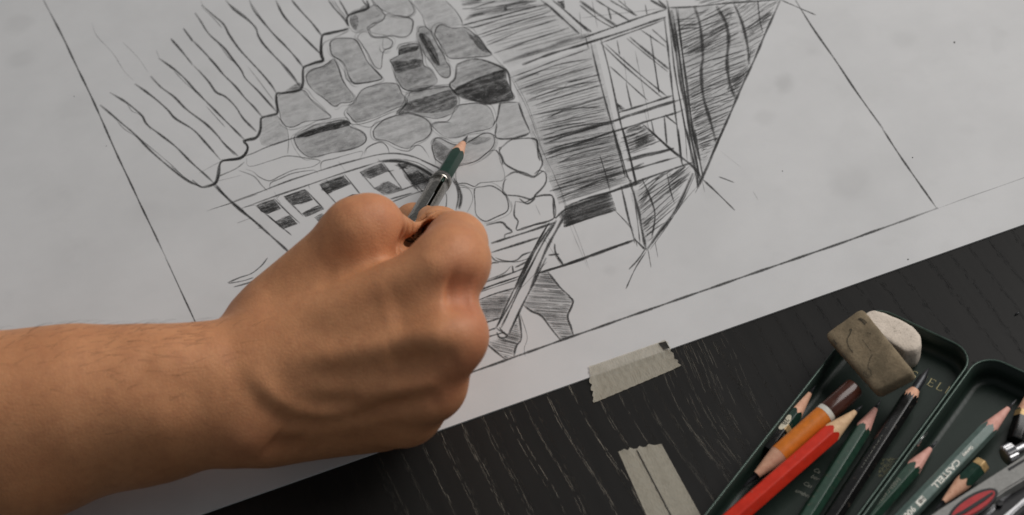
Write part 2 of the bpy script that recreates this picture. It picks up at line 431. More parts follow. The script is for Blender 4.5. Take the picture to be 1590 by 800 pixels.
# --- stones
st, sh = Sheet(), Sheet()
STONES = [  # tile, outline weight, outline density, graphite tone, outline
 ('L', 1.6, .55, .40, '385,200 390,160 440,125 540,95 600,60 650,60 700,110 720,150 690,195 600,230 560,255 520,275 450,290 410,260'),
 ('L', 1.5, .6, .30, '620,-20 660,60 700,95 760,120 830,145 900,160 960,150 1000,115 985,70 945,0 920,-20'),
 ('L', 1.7, .6, .18, '575,260 620,235 700,190 735,130 800,155 870,160 975,185 985,250 970,310 930,345 860,345 780,330 690,355 610,345 590,310'),
 ('L', 1.5, .55, .14, '455,360 500,315 560,310 610,350 690,355 760,365 795,395 770,440 710,480 685,570 675,650 630,640 590,580 550,490 500,420'),
 ('L', 2.0, .75, .38, '195,440 200,395 290,365 400,370 460,400 510,490 560,590 620,660 690,740 640,770 520,790 430,800 385,750 350,640 300,580 220,520'),
 ('B', 1.7, .65, .52, '560,380 575,355 640,330 690,300 715,320 740,390 770,440 802,490 770,510 730,512 705,528 660,500 600,450 570,420'),
 ('B', 1.6, .6, .24, '420,480 545,450 590,500 640,545 683,580 640,598 560,605 520,625 480,632 440,605 425,550'),
 ('B', 1.6, .6, .52, '765,555 790,520 840,450 900,420 980,412 1020,425 1040,470 1065,500 1045,525 950,560 880,590 810,605 780,580'),
 ('L', 1.6, .6, .72, '770,570 850,520 850,460 900,430 1000,420 1050,440 1075,530 1090,620 1160,670 1215,760 1180,800 1050,860 900,850 850,780 800,640'),
 ('L', 1.6, .6, .62, '1030,300 1040,260 1100,255 1150,300 1200,390 1270,510 1300,580 1340,640 1330,720 1270,730 1200,660 1130,560 1060,450 1035,390'),
 ('C', 1.8, .65, .55, '238,165 265,125 330,140 405,145 450,190 500,245 520,265 480,280 380,290 330,295 300,280 270,230'),
 ('C', 1.5, .5, .46, '105,480 140,450 220,435 310,430 340,460 360,490 350,540 320,570 250,590 180,580 120,565 60,570 100,510'),
 ('C', 1.5, .55, .32, '230,620 300,605 330,570 350,530 390,515 470,515 515,540 535,590 530,630 480,650 410,660 350,680 300,680 250,650'),
 ('B', 1.7, .65, .34, '895,655 920,615 980,580 1060,565 1130,580 1175,610 1182,650 1150,690 1100,710 1065,735 1010,725 960,700 905,690'),
 ('B', 1.7, .65, .50, '500,690 530,660 620,620 700,600 760,598 775,625 840,660 860,690 850,715 800,740 700,755 620,775 570,780 530,745'),
 ('C', 1.7, .65, .28, '225,720 235,690 265,685 330,715 400,712 470,670 520,668 538,690 525,735 470,780 400,815 320,830 250,800 235,760'),
 ('C', 1.2, .35, .06, '-10,175 10,190 30,210 20,240 -20,240'),
 ('E', 1.4, .5, .10, '350,190 450,160 540,105 570,170 582,250 520,265 470,270 440,290 400,275 350,262'),
 ('E', 1.8, .7, .05, '440,300 480,285 530,285 580,320 605,370 600,410 560,435 500,460 460,440 440,400'),
]
for tl, w, d, tone, t in STONES:
    q = st.closed(tl, w, d, t)
    cq = sum(q) / len(q)
    for rep_ in range(2):     # search lines beside the outline
        a_ = random.randint(0, len(q) - 1); n_ = int(len(q) * random.uniform(.25, .5)); off_ = random.uniform(2.5, 5.5); ph_ = random.random() * 6
        seg_ = [q[(a_ + i) % len(q)] for i in range(n_)]
        st.ribbon([c + (c - cq) / (np.linalg.norm(c - cq) + 1e-6) * (off_ + 1.2 * math.sin(i * .25 + ph_)) for i, c in enumerate(seg_)], 1.3, .38)
    sh.fill(q, tone * .27)
    if tone > .12:
        sh.hatch(q, -21, 5.5, 5.0, tone * .25, .5, -1.5, .4, 1.2)
        sh.hatch(q, -12, 9, 7.0, tone * .22, .6, -2.5, .6, 1.5)
def shade(tl, t, d, ang=-20, gap=3.5, w=3.5, fill=.6, over=1.0, smooth=True):
    q = catmull(pts(tl, t), True) if smooth else [np.array(c) for c in pts(tl, t)]
    sh.fill(q, d * fill); sh.hatch(q, ang, gap, w, d * .7, .5, over, .3, .6)
shade('B', '510,685 560,655 650,625 760,600 775,625 650,655 560,680', .9)
shade('L', '850,525 860,470 950,445 1040,440 1020,480 930,500', .75); shade('L', '1040,330 1090,320 1160,400 1220,520 1240,620 1190,600 1120,480', .6, 60)
shade('L', '790,590 900,580 1050,560 1070,620 960,660 830,690', .5, -15)
shade('C', '335,450 430,400 520,368 588,350 600,400 630,485 570,505 490,512 400,490', .72, -14, 3, 3.5, .7)
shade('C', '345,325 400,302 460,297 530,317 585,345 520,366 430,398 340,440 325,420 340,390', .26, -18)
shade('C', '50,565 105,510 200,480 330,445 350,490 340,530 250,560 150,560', .45); shade('C', '400,160 450,190 500,245 515,262 470,250 420,190', .5, 40)
shade('C', '235,695 300,730 330,760 290,800 245,780', .35); shade('C', '390,690 470,680 520,690 440,720', .25); shade('L', '385,200 440,140 470,200 440,280', .35)
shade('C', '560,515 650,512 678,580 708,650 620,685 552,680', .12); shade('B', '425,580 460,640 465,700 340,720 345,600', .14, -30); shade('B', '440,470 535,443 530,410 490,430', .3)
shade('L', '480,90 560,70 540,40', .35); shade('L', '1000,0 1100,190 1170,300 1240,240 1430,230 1380,110 1290,10', .12)
sh.build('stone_shading', G_SHADE, 'soft grey graphite shading of the drawn stones')
for tl, w, d, t in (
    ('C', 2.8, .95, '350,320 400,300 460,295 530,315 590,345 610,380 620,450 635,490 570,505 500,515 440,500 380,485 335,455 315,420 340,390 350,320'),
    ('C', 3.2, .97, '335,450 380,425 430,400 520,368 595,345'), ('C', 2.8, .95, '565,512 555,575 545,600 530,622'), ('C', 2.8, .95, '548,615 545,683 620,690 690,672 715,655'),
    ('C', 2.6, .92, '655,508 680,580 715,655'), ('C', 2.0, .75, '560,515 610,508 655,508'), ('C', 2.2, .8, '715,690 745,700 755,770 765,800'),
    ('E', 2.4, .88, '575,90 610,60 650,50 740,52 755,100 775,165 765,195 735,235 690,220 640,205 590,175 575,140 560,110 575,90 560,95 570,150'),
    ('E', 2.4, .88, '590,240 640,215 700,232 735,240 780,210 795,240 785,280 740,330 725,352 660,335 585,325 580,290 590,240'), ('E', 1.6, .6, '575,295 585,262 600,250'),
    ('E', 2.4, .85, '640,360 690,365 735,340 800,330 830,345 835,440 740,475 650,505 655,460 635,430 640,360'), ('E', 2.2, .8, '660,345 700,372 740,345'), ('E', 1.8, .7, '735,225 760,205 780,215'),
    ('E', 2.8, .9, '495,480 570,465 600,490 625,512 590,525 588,545'), ('E', 1.4, .5, '360,290 410,300 430,345 415,390 400,415'), ('E', 1.3, .45, '355,275 390,270 440,290'),
    ('E', 2.2, .8, '545,105 570,140 580,180'), ('C', 1.6, .5, '110,0 150,40 180,80 195,130 235,165'), ('C', 1.8, .65, '290,0 340,50 375,105 375,125'),
    ('C', 1.3, .4, '375,130 405,145 450,180 500,245 560,310 600,350 640,430 680,500 720,590 750,680 790,780'), ('C', 2.4, .8, '430,165 470,200 520,268'),
    ('C', 1.1, .3, '600,350 650,420 700,520 745,640 770,740'), ('E', 1.1, .35, '720,0 760,80 810,180 860,290 900,390'), ('C', 1.4, .5, '50,250 60,225 90,215 140,215'),
    ('C', 1.4, .5, '10,300 20,290 30,345 60,410 100,450 160,455'), ('B', 1.5, .55, '1000,560 1050,525 1060,470 1130,450 1280,428'), ('B', 1.4, .5, '760,560 800,600 820,620 880,632 920,605 1000,575 1080,500'),
    ('B', 1.5, .5, '650,290 640,250 650,215 700,190 780,150'), ('B', 1.5, .5, '560,360 600,340 660,330 690,300'), ('B', 1.4, .5, '545,445 560,470 620,520 680,570'), ('B', 1.5, .55, '715,290 750,330 760,390 790,410'),
    ('B', 1.5, .55, '415,575 460,630 475,690 470,765'), ('B', 2.0, .75, '240,780 300,760 370,730 500,685 640,640 780,610'), ('B', 1.4, .5, '860,760 860,740 880,722 930,708 960,725 975,762'), ('B', 1.3, .4, '1070,755 1090,730 1130,725 1160,760'),
    ('B', 1.5, .5, '1180,615 1220,605 1280,610'), ('D', 1.5, .55, '265,145 268,180 300,185 400,155 470,135 560,145 630,160 590,190 500,205 430,235 380,258 330,240 300,215 260,200'),
    ('D', 1.5, .5, '225,205 300,235 340,280 370,310'), ('D', 1.5, .55, '380,300 385,270 430,250 500,220 600,205 620,222'), ('D', 1.5, .55, '635,210 640,165 700,148 760,130 840,112 830,148'), ('D', 1.4, .5, '850,130 860,100 930,65 965,90 975,120'),
    ('D', 1.2, .35, '1070,110 1090,85 1130,85 1160,120 1175,150'), ('D', 1.4, .5, '1205,180 1200,140 1185,90 1205,50 1240,45 1300,70'), ('D', 1.1, .3, '400,310 420,345'), ('D', 1.1, .3, '720,160 760,215'), ('D', 1.1, .3, '120,260 240,230'),
    ('E', 1.1, .3, '740,375 765,430'), ('E', 1.1, .3, '820,190 890,380 960,560 1015,715'), ('E', 1.1, .3, '870,330 920,500 1000,690'), ('E', 1.6, .6, '1060,130 1085,210 1112,312')):
    st.line(tl, w, d, t, .35)
st.build('stone_outline', G_LINE, 'wavering pencil outlines of the drawn stones')

# --- the arched window with its slats
wn, ws = Sheet(), Sheet()
for tl, w, d, t in (('D', 2.0, .8, '190,365 340,310 500,250 670,195 830,150 920,128 1000,122 1080,135 1160,165 1225,200'), ('D', 2.0, .8, '240,395 480,310 760,215 920,165'),
    ('D', 3.2, .95, '915,163 990,160 1060,168 1130,195 1200,240'), ('D', 2.6, .85, '1100,180 1170,220 1215,262'), ('D', 2.0, .75, '370,430 410,465 490,530'), ('E', 2.2, .8, '170,155 250,190 290,215'),
    ('E', 3.4, .95, '335,245 362,300 372,345 362,400'), ('E', 2.4, .85, '325,250 350,290 358,340 345,405'), ('E', 2.0, .75, '275,300 298,330 298,380 292,400'), ('D', 1.5, .55, '200,370 260,420'), ('D', 1.5, .5, '255,390 310,378')):
    wn.line(tl, w, d, t, .25)
for t in ('310,380 410,465 450,500', '400,345 470,415 530,470', '450,335 550,435', '555,300 650,400', '625,275 715,375', '750,225 830,325', '830,215 905,300', '940,165 1040,300', '1020,170 1110,290', '1040,200 1150,325', '1110,200 1190,290'):
    wn.line('D', 2.0, .8, t, .25)
for t in ('410,340 440,375', '570,275 580,300', '915,148 930,165', '740,225 755,245', '660,250 690,300', '1090,280 1140,330', '1060,230 1120,310', '430,330 415,345'): wn.line('D', 1.2, .45, t, .3)
for t in ('960,330 1100,280 1200,245', '985,365 1100,322 1210,285', '450,497 520,470', '1000,180 1070,200', '960,215 1000,205', '1080,275 1190,240', '980,350 1090,318'): wn.line('D', 1.9, .75, t, .3)
sh = ws
for t, d in (('315,380 400,350 435,395 370,425 335,410', .9), ('405,460 480,430 515,470 450,497', .9), ('450,335 555,300 595,355 500,380', .85), ('540,420 620,380 650,400 560,440', .8), ('630,275 745,235 785,275 665,325 640,300', .97),
             ('710,370 790,325 825,325 760,355', .8), ('825,215 935,170 970,210 880,250 845,235', .75), ('895,295 970,260 1040,300 950,330', .65), ('1015,175 1070,170 1060,195 1030,200', .8), ('1060,230 1110,210 1190,245 1150,270 1090,280', .75),
             ('1020,395 1110,370 1140,400 1080,430', .8), ('600,440 640,420 700,450 640,480', .5)):
    shade('D', t, d * .85, -19, 3.0, 3.0, .62, 2.2, False)
shade('D', '1060,168 1130,192 1205,242 1180,300 1100,300 1050,240 1035,200', .34, -19, 3.0, 3.0, .8, 1.0, False)
wn.line('D', 4.6, .9, '960,158 1030,162 1100,182 1160,212 1210,250', .3); wn.line('D', 2.0, .7, '1040,150 1120,172 1200,220', .3)
ws.build('window_shading', G_SHADE); wn.build('window_outline', G_LINE)

# --- timber house: planks, posts, braces, roof
tb = Sheet()
pk = Sheet()
for t_, tn in (('725,32 850,2 920,62 790,106', .10), ('792,112 925,68 945,150 818,196', .17), ('818,196 945,150 975,280 868,318', .26), ('1042,14 1205,4 1165,100 1090,268', .20), ('978,300 1075,258 1040,320 1002,382', .16), ('968,212 1005,192 1020,222 975,235', .2)):
    q_ = [np.array(c) for c in pts('X', t_)]
    pk.fill(q_, tn * .34); pk.hatch(q_, -19, 7, 7.0, tn * .4, .5, -1, .4, 1.0)
pk.build('plank_shading', G_SHADE)
for w, d, t in ((2.0, .8, '140,315 400,245 640,190 900,120 1060,80'), (1.8, .6, '140,110 290,95 420,50 560,15'), (3.6, .5, '190,220 400,150 600,105 840,30 960,0'), (4.0, .5, '130,60 260,30 380,0'), (1.8, .6, '220,360 420,300 640,230 900,170 1130,110 1200,80'),
    (1.9, .68, '300,445 480,385 700,310 900,245 1130,175 1240,130'), (1.8, .5, '440,560 640,480 850,390 1050,320 1300,240'), (1.9, .58, '530,660 760,580 1000,490 1300,395 1460,345'), (4.2, .5, '640,780 900,690 1200,590 1400,510 1590,460 1720,415'),
    (2.8, .95, '880,800 1200,680 1590,560 1800,487'), (2.6, .92, '1110,0 1220,80 1340,190 1590,420'), (2.4, .9, '1250,0 1400,120 1590,290 1700,392'), (1.3, .4, '900,270 1130,215 1310,190'), (1.3, .4, '700,330 950,270 1180,200'), (1.5, .5, '560,85 760,40 900,0'),
    (1.5, .5, '880,60 1060,15'), (3.0, .45, '1000,90 1200,60'), (1.4, .4, '320,480 560,400 760,330'), (1.3, .4, '150,340 330,330 560,265'), (2.6, .4, '160,250 300,200 420,170'), (1.3, .4, '700,70 900,25 1060,0'), (1.3, .35, '430,525 600,465 760,405'), (1.6, .5, '620,150 860,70 1010,60')):
    tb.line('I', w * 1.15, min(1, d * 1.15), t, .3)
for w, d, t in ((1.7, .6, '620,385 820,310 1010,240'), (1.7, .6, '630,410 700,380 860,320 1020,290'), (1.7, .6, '650,450 800,395 870,375 1030,330'), (2.0, .75, '900,410 1060,370'), (1.8, .6, '700,500 900,430 1070,400'), (1.6, .5, '720,530 960,450 1080,420'),
    (1.9, .65, '710,575 890,540 1100,480'), (1.9, .7, '800,585 900,545 1060,530'), (1.9, .7, '760,650 900,620 990,608'), (2.5, .88, '780,695 960,645 1120,600'), (2.2, .8, '780,715 1000,640 1130,610'), (2.3, .85, '770,770 960,710 1130,650'), (1.8, .65, '790,790 960,740 1110,705'),
    (1.2, .4, '830,475 870,450 900,415'), (1.2, .4, '860,380 900,362 1020,320'), (1.3, .4, '660,395 760,355 900,330'), (1.3, .4, '740,470 820,440 960,430'), (1.3, .4, '880,600 960,570 1100,540'), (2.6, .35, '640,400 700,375 760,365'), (1.5, .5, '980,510 1080,480')):
    tb.line('C', w * 1.15, min(1, d * 1.15), t, .35)
def planks(quad, n, w, d):   # free hatching along the planks between two edges
    (a0, a1), (b0, b1) = quad
    for i in range(n):
        f = (i + random.random()) / n
        A = np.array(a0) + (np.array(a1) - np.array(a0)) * f; B = np.array(b0) + (np.array(b1) - np.array(b0)) * f
        s, e = sorted((random.random(), random.random()))
        if e - s < .75: s, e = s * .25, 1 - (1 - e) * .25
        q = [A + (B - A) * (s + (e - s) * k / 12) + np.array([0, random.uniform(-.5, .5)]) for k in range(13)]
        tb.ribbon(q, w * random.uniform(.6, 1.3), d * random.uniform(.5, 1.2))
planks((((800, 130), (842, 232)), ((922, 88), (962, 212))), 30, 2.0, .5)
planks((((842, 232), (868, 318)), ((962, 204), (980, 282))), 40, 1.8, .52)
planks((((735, 35), (790, 100)), ((850, 5), (925, 62))), 13, 1.8, .32)
planks((((700, -2), (730, 30)), ((815, -10), (850, 8))), 13, 1.8, .42)
for w, d, t in ((1.9, .7, '780,35 930,-10 1120,-35'), (1.8, .65, '790,110 900,75 1030,45 1120,20'), (2.0, .75, '790,135 900,95 1070,55'), (1.5, .5, '850,175 960,120 1090,90'), (1.5, .5, '940,195 1130,150'), (2.2, .8, '830,290 1000,235 1180,185'), (2.4, .85, '810,310 1000,260 1200,205 1280,170'),
    (2.2, .8, '850,345 1000,285 1140,245'), (2.6, .92, '885,390 1000,345 1120,312 1240,275 1280,262'), (1.6, .55, '800,265 900,240 1080,190')):
    tb.line('E', w * 1.12, min(1, d * 1.1), t, .3)
for w, d, t in ((2.5, .9, '1015,210 1060,400 1115,600 1165,800'), (2.5, .9, '1065,195 1105,340 1150,550 1210,800'), (2.0, .7, '990,185 1005,240')): tb.line('C', w, d, t, .25)
for w, d, t in ((2.4, .88, '1125,0 1160,110 1200,240 1222,262'), (2.4, .88, '1175,0 1210,130 1240,285'), (1.2, .35, '1060,130 1110,310')): tb.line('E', w, d, t, .25)
for w, d, t in ((2.2, .85, '0,195 250,105 430,45'), (2.4, .88, '-20,232 100,195 260,142 430,85'), (1.8, .7, '100,215 270,155 420,98'), (2.4, .88, '195,560 330,517 465,475'), (1.9, .7, '200,585 340,540 475,497'), (2.4, .88, '-60,675 160,605 330,550 520,490'), (2.2, .82, '-40,725 165,655 330,605 480,560 520,540'),
    (2.4, .88, '220,795 340,765 470,735'), (2.3, .85, '420,85 435,200 450,350 480,600 510,800'), (2.0, .7, '430,0 440,40 470,330 510,560 540,700 560,800'), (1.9, .75, '105,215 250,350 410,485'), (1.9, .75, '130,220 300,370 435,480'), (1.7, .65, '150,330 240,410 340,500'),
    (2.6, .8, '250,185 350,268 445,345'), (1.7, .6, '235,190 330,270 440,358'), (1.7, .65, '300,145 430,235'), (1.9, .7, '360,145 400,180 432,212'), (3.2, .75, '0,5 100,75 188,132'), (1.8, .7, '0,25 90,95 170,140'), (2.0, .75, '80,0 170,55 255,108'), (2.2, .8, '150,0 285,78'), (1.8, .7, '190,0 270,65'),
    (2.6, .85, '350,0 435,45'), (2.2, .8, '390,0 435,40'), (2.0, .7, '0,110 60,160'), (1.9, .7, '140,35 158,100'), (1.3, .45, '220,0 230,30'), (1.8, .65, '325,20 335,75'), (1.8, .65, '185,200 200,275'), (1.1, .35, '275,250 330,510 345,600'), (1.9, .7, '350,170 372,310 395,460'), (1.6, .6, '375,320 395,460'),
    (1.9, .7, '230,410 245,480 260,540'), (1.8, .65, '355,595 370,665'), (2.1, .8, '420,575 435,720'), (1.9, .75, '425,570 485,620'), (2.1, .8, '310,615 380,675 440,730 500,785'), (1.1, .3, '220,280 235,420'), (1.1, .3, '320,540 345,640'), (1.1, .3, '0,60 10,190'), (1.1, .35, '60,0 90,140'), (1.0, .3, '0,90 430,40'),
    (3.0, .95, '440,40 470,200 500,400 540,600 580,800'), (3.0, .95, '455,50 490,250 520,450 560,650 600,800'), (2.2, .8, '480,40 510,250 530,430 565,650 590,790'), (1.8, .7, '490,45 500,180 540,460 560,640'), (1.8, .7, '465,60 500,300 535,560 555,800'), (2.6, .9, '445,45 465,180 480,260'), (1.4, .5, '470,330 520,620 535,800'),
    (2.2, .85, '440,40 570,33 700,20 850,8 1000,-2'), (2.8, .95, '997,0 935,140 870,290 780,490 680,720 640,800'), (3.6, .95, '570,30 600,130 612,280 605,350 615,480 650,600 680,710'), (4.0, .95, '680,30 725,110 740,200 733,300 745,410 775,490'), (3.2, .92, '765,15 810,120 835,230 842,320'), (2.0, .7, '885,0 895,100 910,160'),
    (1.5, .6, '845,290 850,240'), (2.0, .7, '735,455 745,420')):
    tb.line('F', w * 1.15, min(1, d * 1.12), t, .3)
def poly(tl, t): return [np.array(c) for c in pts(tl, t)]
tb.hatch(poly('F', '470,100 680,30 760,20 840,310 780,485 680,720 620,790 580,700 520,400'), -22, 4.0, 1.7, .62, .6, 3, .8, 1.5, .12)
tb.hatch(poly('F', '770,20 990,0 870,280 840,300'), -32, 4.0, 1.6, .55, .6, 2, .5, 1, .15)
tb.hatch(poly('F', '510,240 600,190 740,60 765,60 730,150 610,260 530,270'), -30, 3.2, 2.8, .75, .5, 3, .4)
tb.hatch(poly('F', '745,400 840,315 845,345 780,470'), -40, 2.6, 2.6, .8, .5, 2); tb.hatch(poly('F', '820,150 950,50 960,75 850,175'), -36, 3, 2.6, .7, .5, 3)
tb.hatch(poly('F', '470,90 590,90 590,140 480,150'), -4, 3.5, 1.8, .7, .5, 3); tb.hatch(poly('F', '540,520 600,500 620,560 560,620'), -40, 4, 2, .6, .5, 3)
tb.hatch(poly('F', '210,700 225,640 310,615 360,660 400,700 300,760 235,770'), -20, 2.6, 1.9, .72, .5, 4, .2, 1, .1); tb.hatch(poly('F', '270,680 345,660 345,700 280,740'), -25, 1.8, 2.6, .9, .5, 2)
tb.hatch(poly('F', '180,505 235,545 195,560'), -10, 1.8, 2.5, .95, .3, 0); tb.hatch(poly('I', '1310,25 1400,0 1415,120 1360,80'), -20, 1.5, 2.5, .97, .3, 0)
tb.hatch(poly('F', '560,-10 1000,-10 760,10 600,25'), -15, 3, 1.8, .6, .5, 2)
for w, d, t in ((2.3, .85, '0,295 225,215 490,140'), (2.6, .92, '0,358 160,310 390,225 570,165'), (2.4, .85, '235,160 350,130 470,98'), (3.2, .95, '715,0 660,130 610,240 585,297'), (2.0, .8, '610,250 690,325 772,405'), (1.2, .4, '580,290 520,360 470,430'), (2.6, .9, '340,0 440,90 560,185 612,250'),
    (3.4, .95, '565,220 480,400 400,510 330,605'), (1.4, .5, '575,225 490,400 350,600'), (2.2, .85, '310,245 350,340 375,430 360,540'), (1.8, .7, '435,220 450,300 470,370'), (2.4, .9, '205,280 240,430 275,560'), (3.0, .95, '250,255 290,400 310,500 330,600'), (1.6, .6, '270,300 290,480 300,570'), (1.8, .7, '330,590 290,650 245,700'),
    (1.6, .7, '330,610 280,690 230,795'), (1.5, .6, '340,600 355,690'), (1.2, .4, '375,560 390,640'), (2.2, .85, '270,545 325,600'), (1.6, .65, '275,540 287,585'), (1.2, .4, '185,415 270,510'), (2.8, .93, '-60,672 130,605 270,555'), (1.0, .3, '100,130 160,310'), (2.2, .85, '170,0 215,190 228,240'), (2.2, .85, '215,0 265,200 285,280'),
    (1.2, .5, '275,570 270,550'), (2.0, .75, '405,510 460,440'), (2.6, .9, '490,0 505,150 520,190'), (2.8, .95, '530,0 570,180 590,290'), (2.6, .9, '545,0 585,200 585,290'), (2.4, .85, '570,0 600,170 615,245'), (1.6, .6, '560,0 590,200 600,280'), (1.2, .4, '610,260 622,315'), (1.2, .4, '590,290 575,320'), (1.5, .5, '690,238 770,268'),
    (1.0, .2, '860,310 888,355'), (1.0, .15, '700,110 800,190')):
    tb.line('G', w * 1.15, min(1, d * 1.1), t, .3)
tb.hatch(poly('G', '290,290 330,250 480,190 560,190 480,390 340,570 300,450'), -38, 5.0, 1.9, .7, .5, 2, .5, 1, .1); tb.hatch(poly('G', '290,360 400,230 380,280 300,400'), -40, 3.5, 2.2, .85, .5, 3); tb.hatch(poly('G', '440,230 520,190 510,270 450,280'), -35, 3, 2.2, .85, .5, 3)
tb.hatch(poly('G', '300,450 370,420 350,480 320,520'), -38, 3.5, 2.2, .7, .5, 3); tb.hatch(poly('F', '540,400 640,380 690,600 660,700 600,790 560,600'), -25, 4.2, 1.6, .5, .5, 3, .3)
blk = poly('E', '885,392 1115,315 1145,405 880,490')
tb.hatch(blk, -18, 1.8, 2.4, .9, .4, .5); tb.hatch(blk, -20, 4, 3.5, .7, .4, 0); tb.hatch(poly('E', '850,430 900,390 940,460 890,490'), -30, 2.2, 2.6, .8, .5, 2)
for w, d, t in ((2.6, .92, '520,570 545,562 720,505 840,465'), (2.6, .92, '520,615 640,578 770,535'), (3.2, .97, '885,430 800,590 715,790'), (2.6, .92, '845,455 760,600 660,790'), (2.6, .92, '830,465 730,620 640,800'), (1.9, .75, '805,470 720,620 680,690'), (2.4, .85, '810,462 740,590 640,780'), (2.4, .88, '835,570 842,620 880,675'), (2.6, .9, '830,345 835,440 860,425 890,400'),
    (2.8, .93, '750,717 890,675 1060,612 1235,550'), (1.2, .4, '1130,400 1230,500'), (2.0, .75, '805,628 860,622'), (2.0, .75, '515,630 555,660 640,655 680,625 725,610'), (1.8, .65, '540,640 580,655 650,660 720,640'), (1.8, .7, '475,770 480,720 520,670 560,665'), (1.5, .55, '620,680 580,720 490,755'), (2.3, .85, '455,775 600,725 700,685'), (2.0, .8, '625,680 632,718'), (2.2, .8, '440,805 660,735'),
    (1.6, .6, '455,815 660,745'), (2.0, .75, '640,690 720,650'), (1.8, .65, '650,505 700,485 800,465'), (1.0, .3, '800,540 830,570'), (1.0, .3, '780,540 870,680')):
    tb.line('E', w * 1.12, min(1, d * 1.1), t, .3)
for w, d, t in ((2.8, .95, '560,0 470,200 385,350'), (2.6, .92, '580,0 500,160 410,350'), (3.0, .95, '635,0 570,130 520,230 440,390'), (2.4, .85, '550,0 440,230 390,345'), (2.6, .9, '385,350 440,390 405,398 388,370'), (2.0, .8, '400,345 420,370 445,385'), (1.9, .7, '290,170 400,128 510,88'), (2.2, .85, '290,215 380,180 480,150'), (2.4, .9, '315,328 410,298'), (2.2, .85, '325,372 385,350'),
    (2.4, .88, '320,400 430,370'), (2.8, .95, '640,70 700,145 765,215 740,290 755,340 772,395'), (2.0, .75, '740,195 770,215 745,270'), (2.8, .95, '520,235 560,265 610,290 660,355 710,415'), (2.8, .95, '497,270 512,395 485,440 473,490'), (1.4, .5, '505,280 540,390 525,450 530,492'), (2.6, .92, '335,425 430,505'), (2.6, .9, '690,0 718,38'), (2.8, .93, '590,80 720,40 845,-2'), (1.8, .7, '500,270 470,340 450,390'),
    (1.2, .45, '500,160 640,20')):
    tb.line('H', w, d, t, .3)
tb.hatch(poly('H', '600,80 640,70 765,215 740,290 770,395 710,410 615,290 520,235'), 4, 2.6, 1.8, .52, .5, 3, .4, .5, .02)
tb.hatch(poly('H', '600,80 640,70 765,215 740,290 770,395 710,410 615,290 520,235'), 2, 6, 5, .3, .5, 1, .4, .5, .02)
tb.hatch(poly('H', '345,420 430,398 490,300 512,395 470,490 430,505'), 14, 2.6, 1.9, .55, .5, 1.5, .3); tb.hatch(poly('H', '345,420 430,398 490,300 512,395 470,490 430,505'), 10, 7, 5, .3, .5, 0, .3)
tb.hatch(poly('H', '300,215 475,155 405,300 320,325'), -2, 2.6, 2.0, .5, .5, 1.5, .3); tb.hatch(poly('H', '300,215 475,155 405,300 320,325'), -3, 6, 6, .32, .5, 0, .3)
tb.build('timber_lines', G_LINE, 'hatched timber frame, planks and roof of the drawn house')

# ---------------------------------------------------------------- masking tape
def mat_tape():
    t = NT('masking_tape'); c = t.coord()
    crepe = t.noise(t.coord(2600, 500, 1, 0.5), 1.0, 3.0); blot = t.noise(c, 260.0, 4.0, 0.65)
    col = t.mix(t.ramp(blot, 0.35, 0.68), (0.60, 0.55, 0.44), (0.46, 0.425, 0.345))
    col = t.mix(t.math('MULTIPLY', t.ramp(crepe, 0.45, 0.75), 0.35), col, (0.27, 0.25, 0.21))
    t.set(Base_Color=col, Roughness=0.62); t.bump(crepe, 0.8, 0.0003)
    tr = t.n('ShaderNodeBsdfTransparent'); mx = t.n('ShaderNodeMixShader')
    t.put(mx.inputs[0], t.ramp(blot, 0.3, 0.7, 0.52, 0.74)); t.t.links.new(tr.outputs[0], mx.inputs[1]); t.t.links.new(t.b.outputs[0], mx.inputs[2])
    t.t.links.new(mx.outputs[0], t.out.inputs['Surface'])
    return t.m
TAPE = mat_tape()
def tape(corners, label, name='masking_tape', seed=1, nu=44, nv=14, torn=(True, True)):
    """corners: start-left, start-right, end-right, end-left (photo positions); lies on sheet and table"""
    rd = random.Random(seed)
    A, B, C, D = [P(x, y) for x, y in corners]
    vs, fs = [], []
    off0 = [rd.uniform(-1, 1) for _ in range(nv + 1)]; off1 = [rd.uniform(-1, 1) for _ in range(nv + 1)]
    L = (D - A).length
    for i in range(nu + 1):
        u = i / nu
        for j in range(nv + 1):
            v = j / nv
            uu = u + (0.0005 / L) * ((off0[j] * (1 - u) ** 6 if torn[0] else 0) + (off1[j] * u ** 6 if torn[1] else 0))
            p = (A * (1 - v) + B * v) * (1 - uu) + (D * (1 - v) + C * v) * uu
            d = p.y - yL(p.x)
            s = min(1, max(0, (d + 0.0016) / 0.0016)); s = s * s * (3 - 2 * s)
            z = 0.00012 + PZ * s + (0.00022 if s > .02 else 0)
            z += 0.00016 * abs(math.sin(u * 37 + v * 5 + 2 * math.sin(v * 6))) * (.4 + math.sin(v * 11 + seed) ** 2)
            ed = min(u, 1 - u) * L
            if ed < 0.0022: z += (0.0022 - ed) * 0.25 * abs((off0 if u < .5 else off1)[j])
            vs.append((p.x, p.y, max(z, 0.00008)))
    for i in range(nu):
        for j in range(nv):
            a = i * (nv + 1) + j; fs.append((a, a + nv + 1, a + nv + 2, a + 1))
    o = mesh_obj(name, vs, fs, TAPE, None, True); return tag(o, label, 'tape', 'pieces of masking tape')
t1 = tape([(915, 572), (921, 627), (1056, 570), (1033, 531)], 'beige masking tape strip holding the lower edge of the sheet', seed=3)
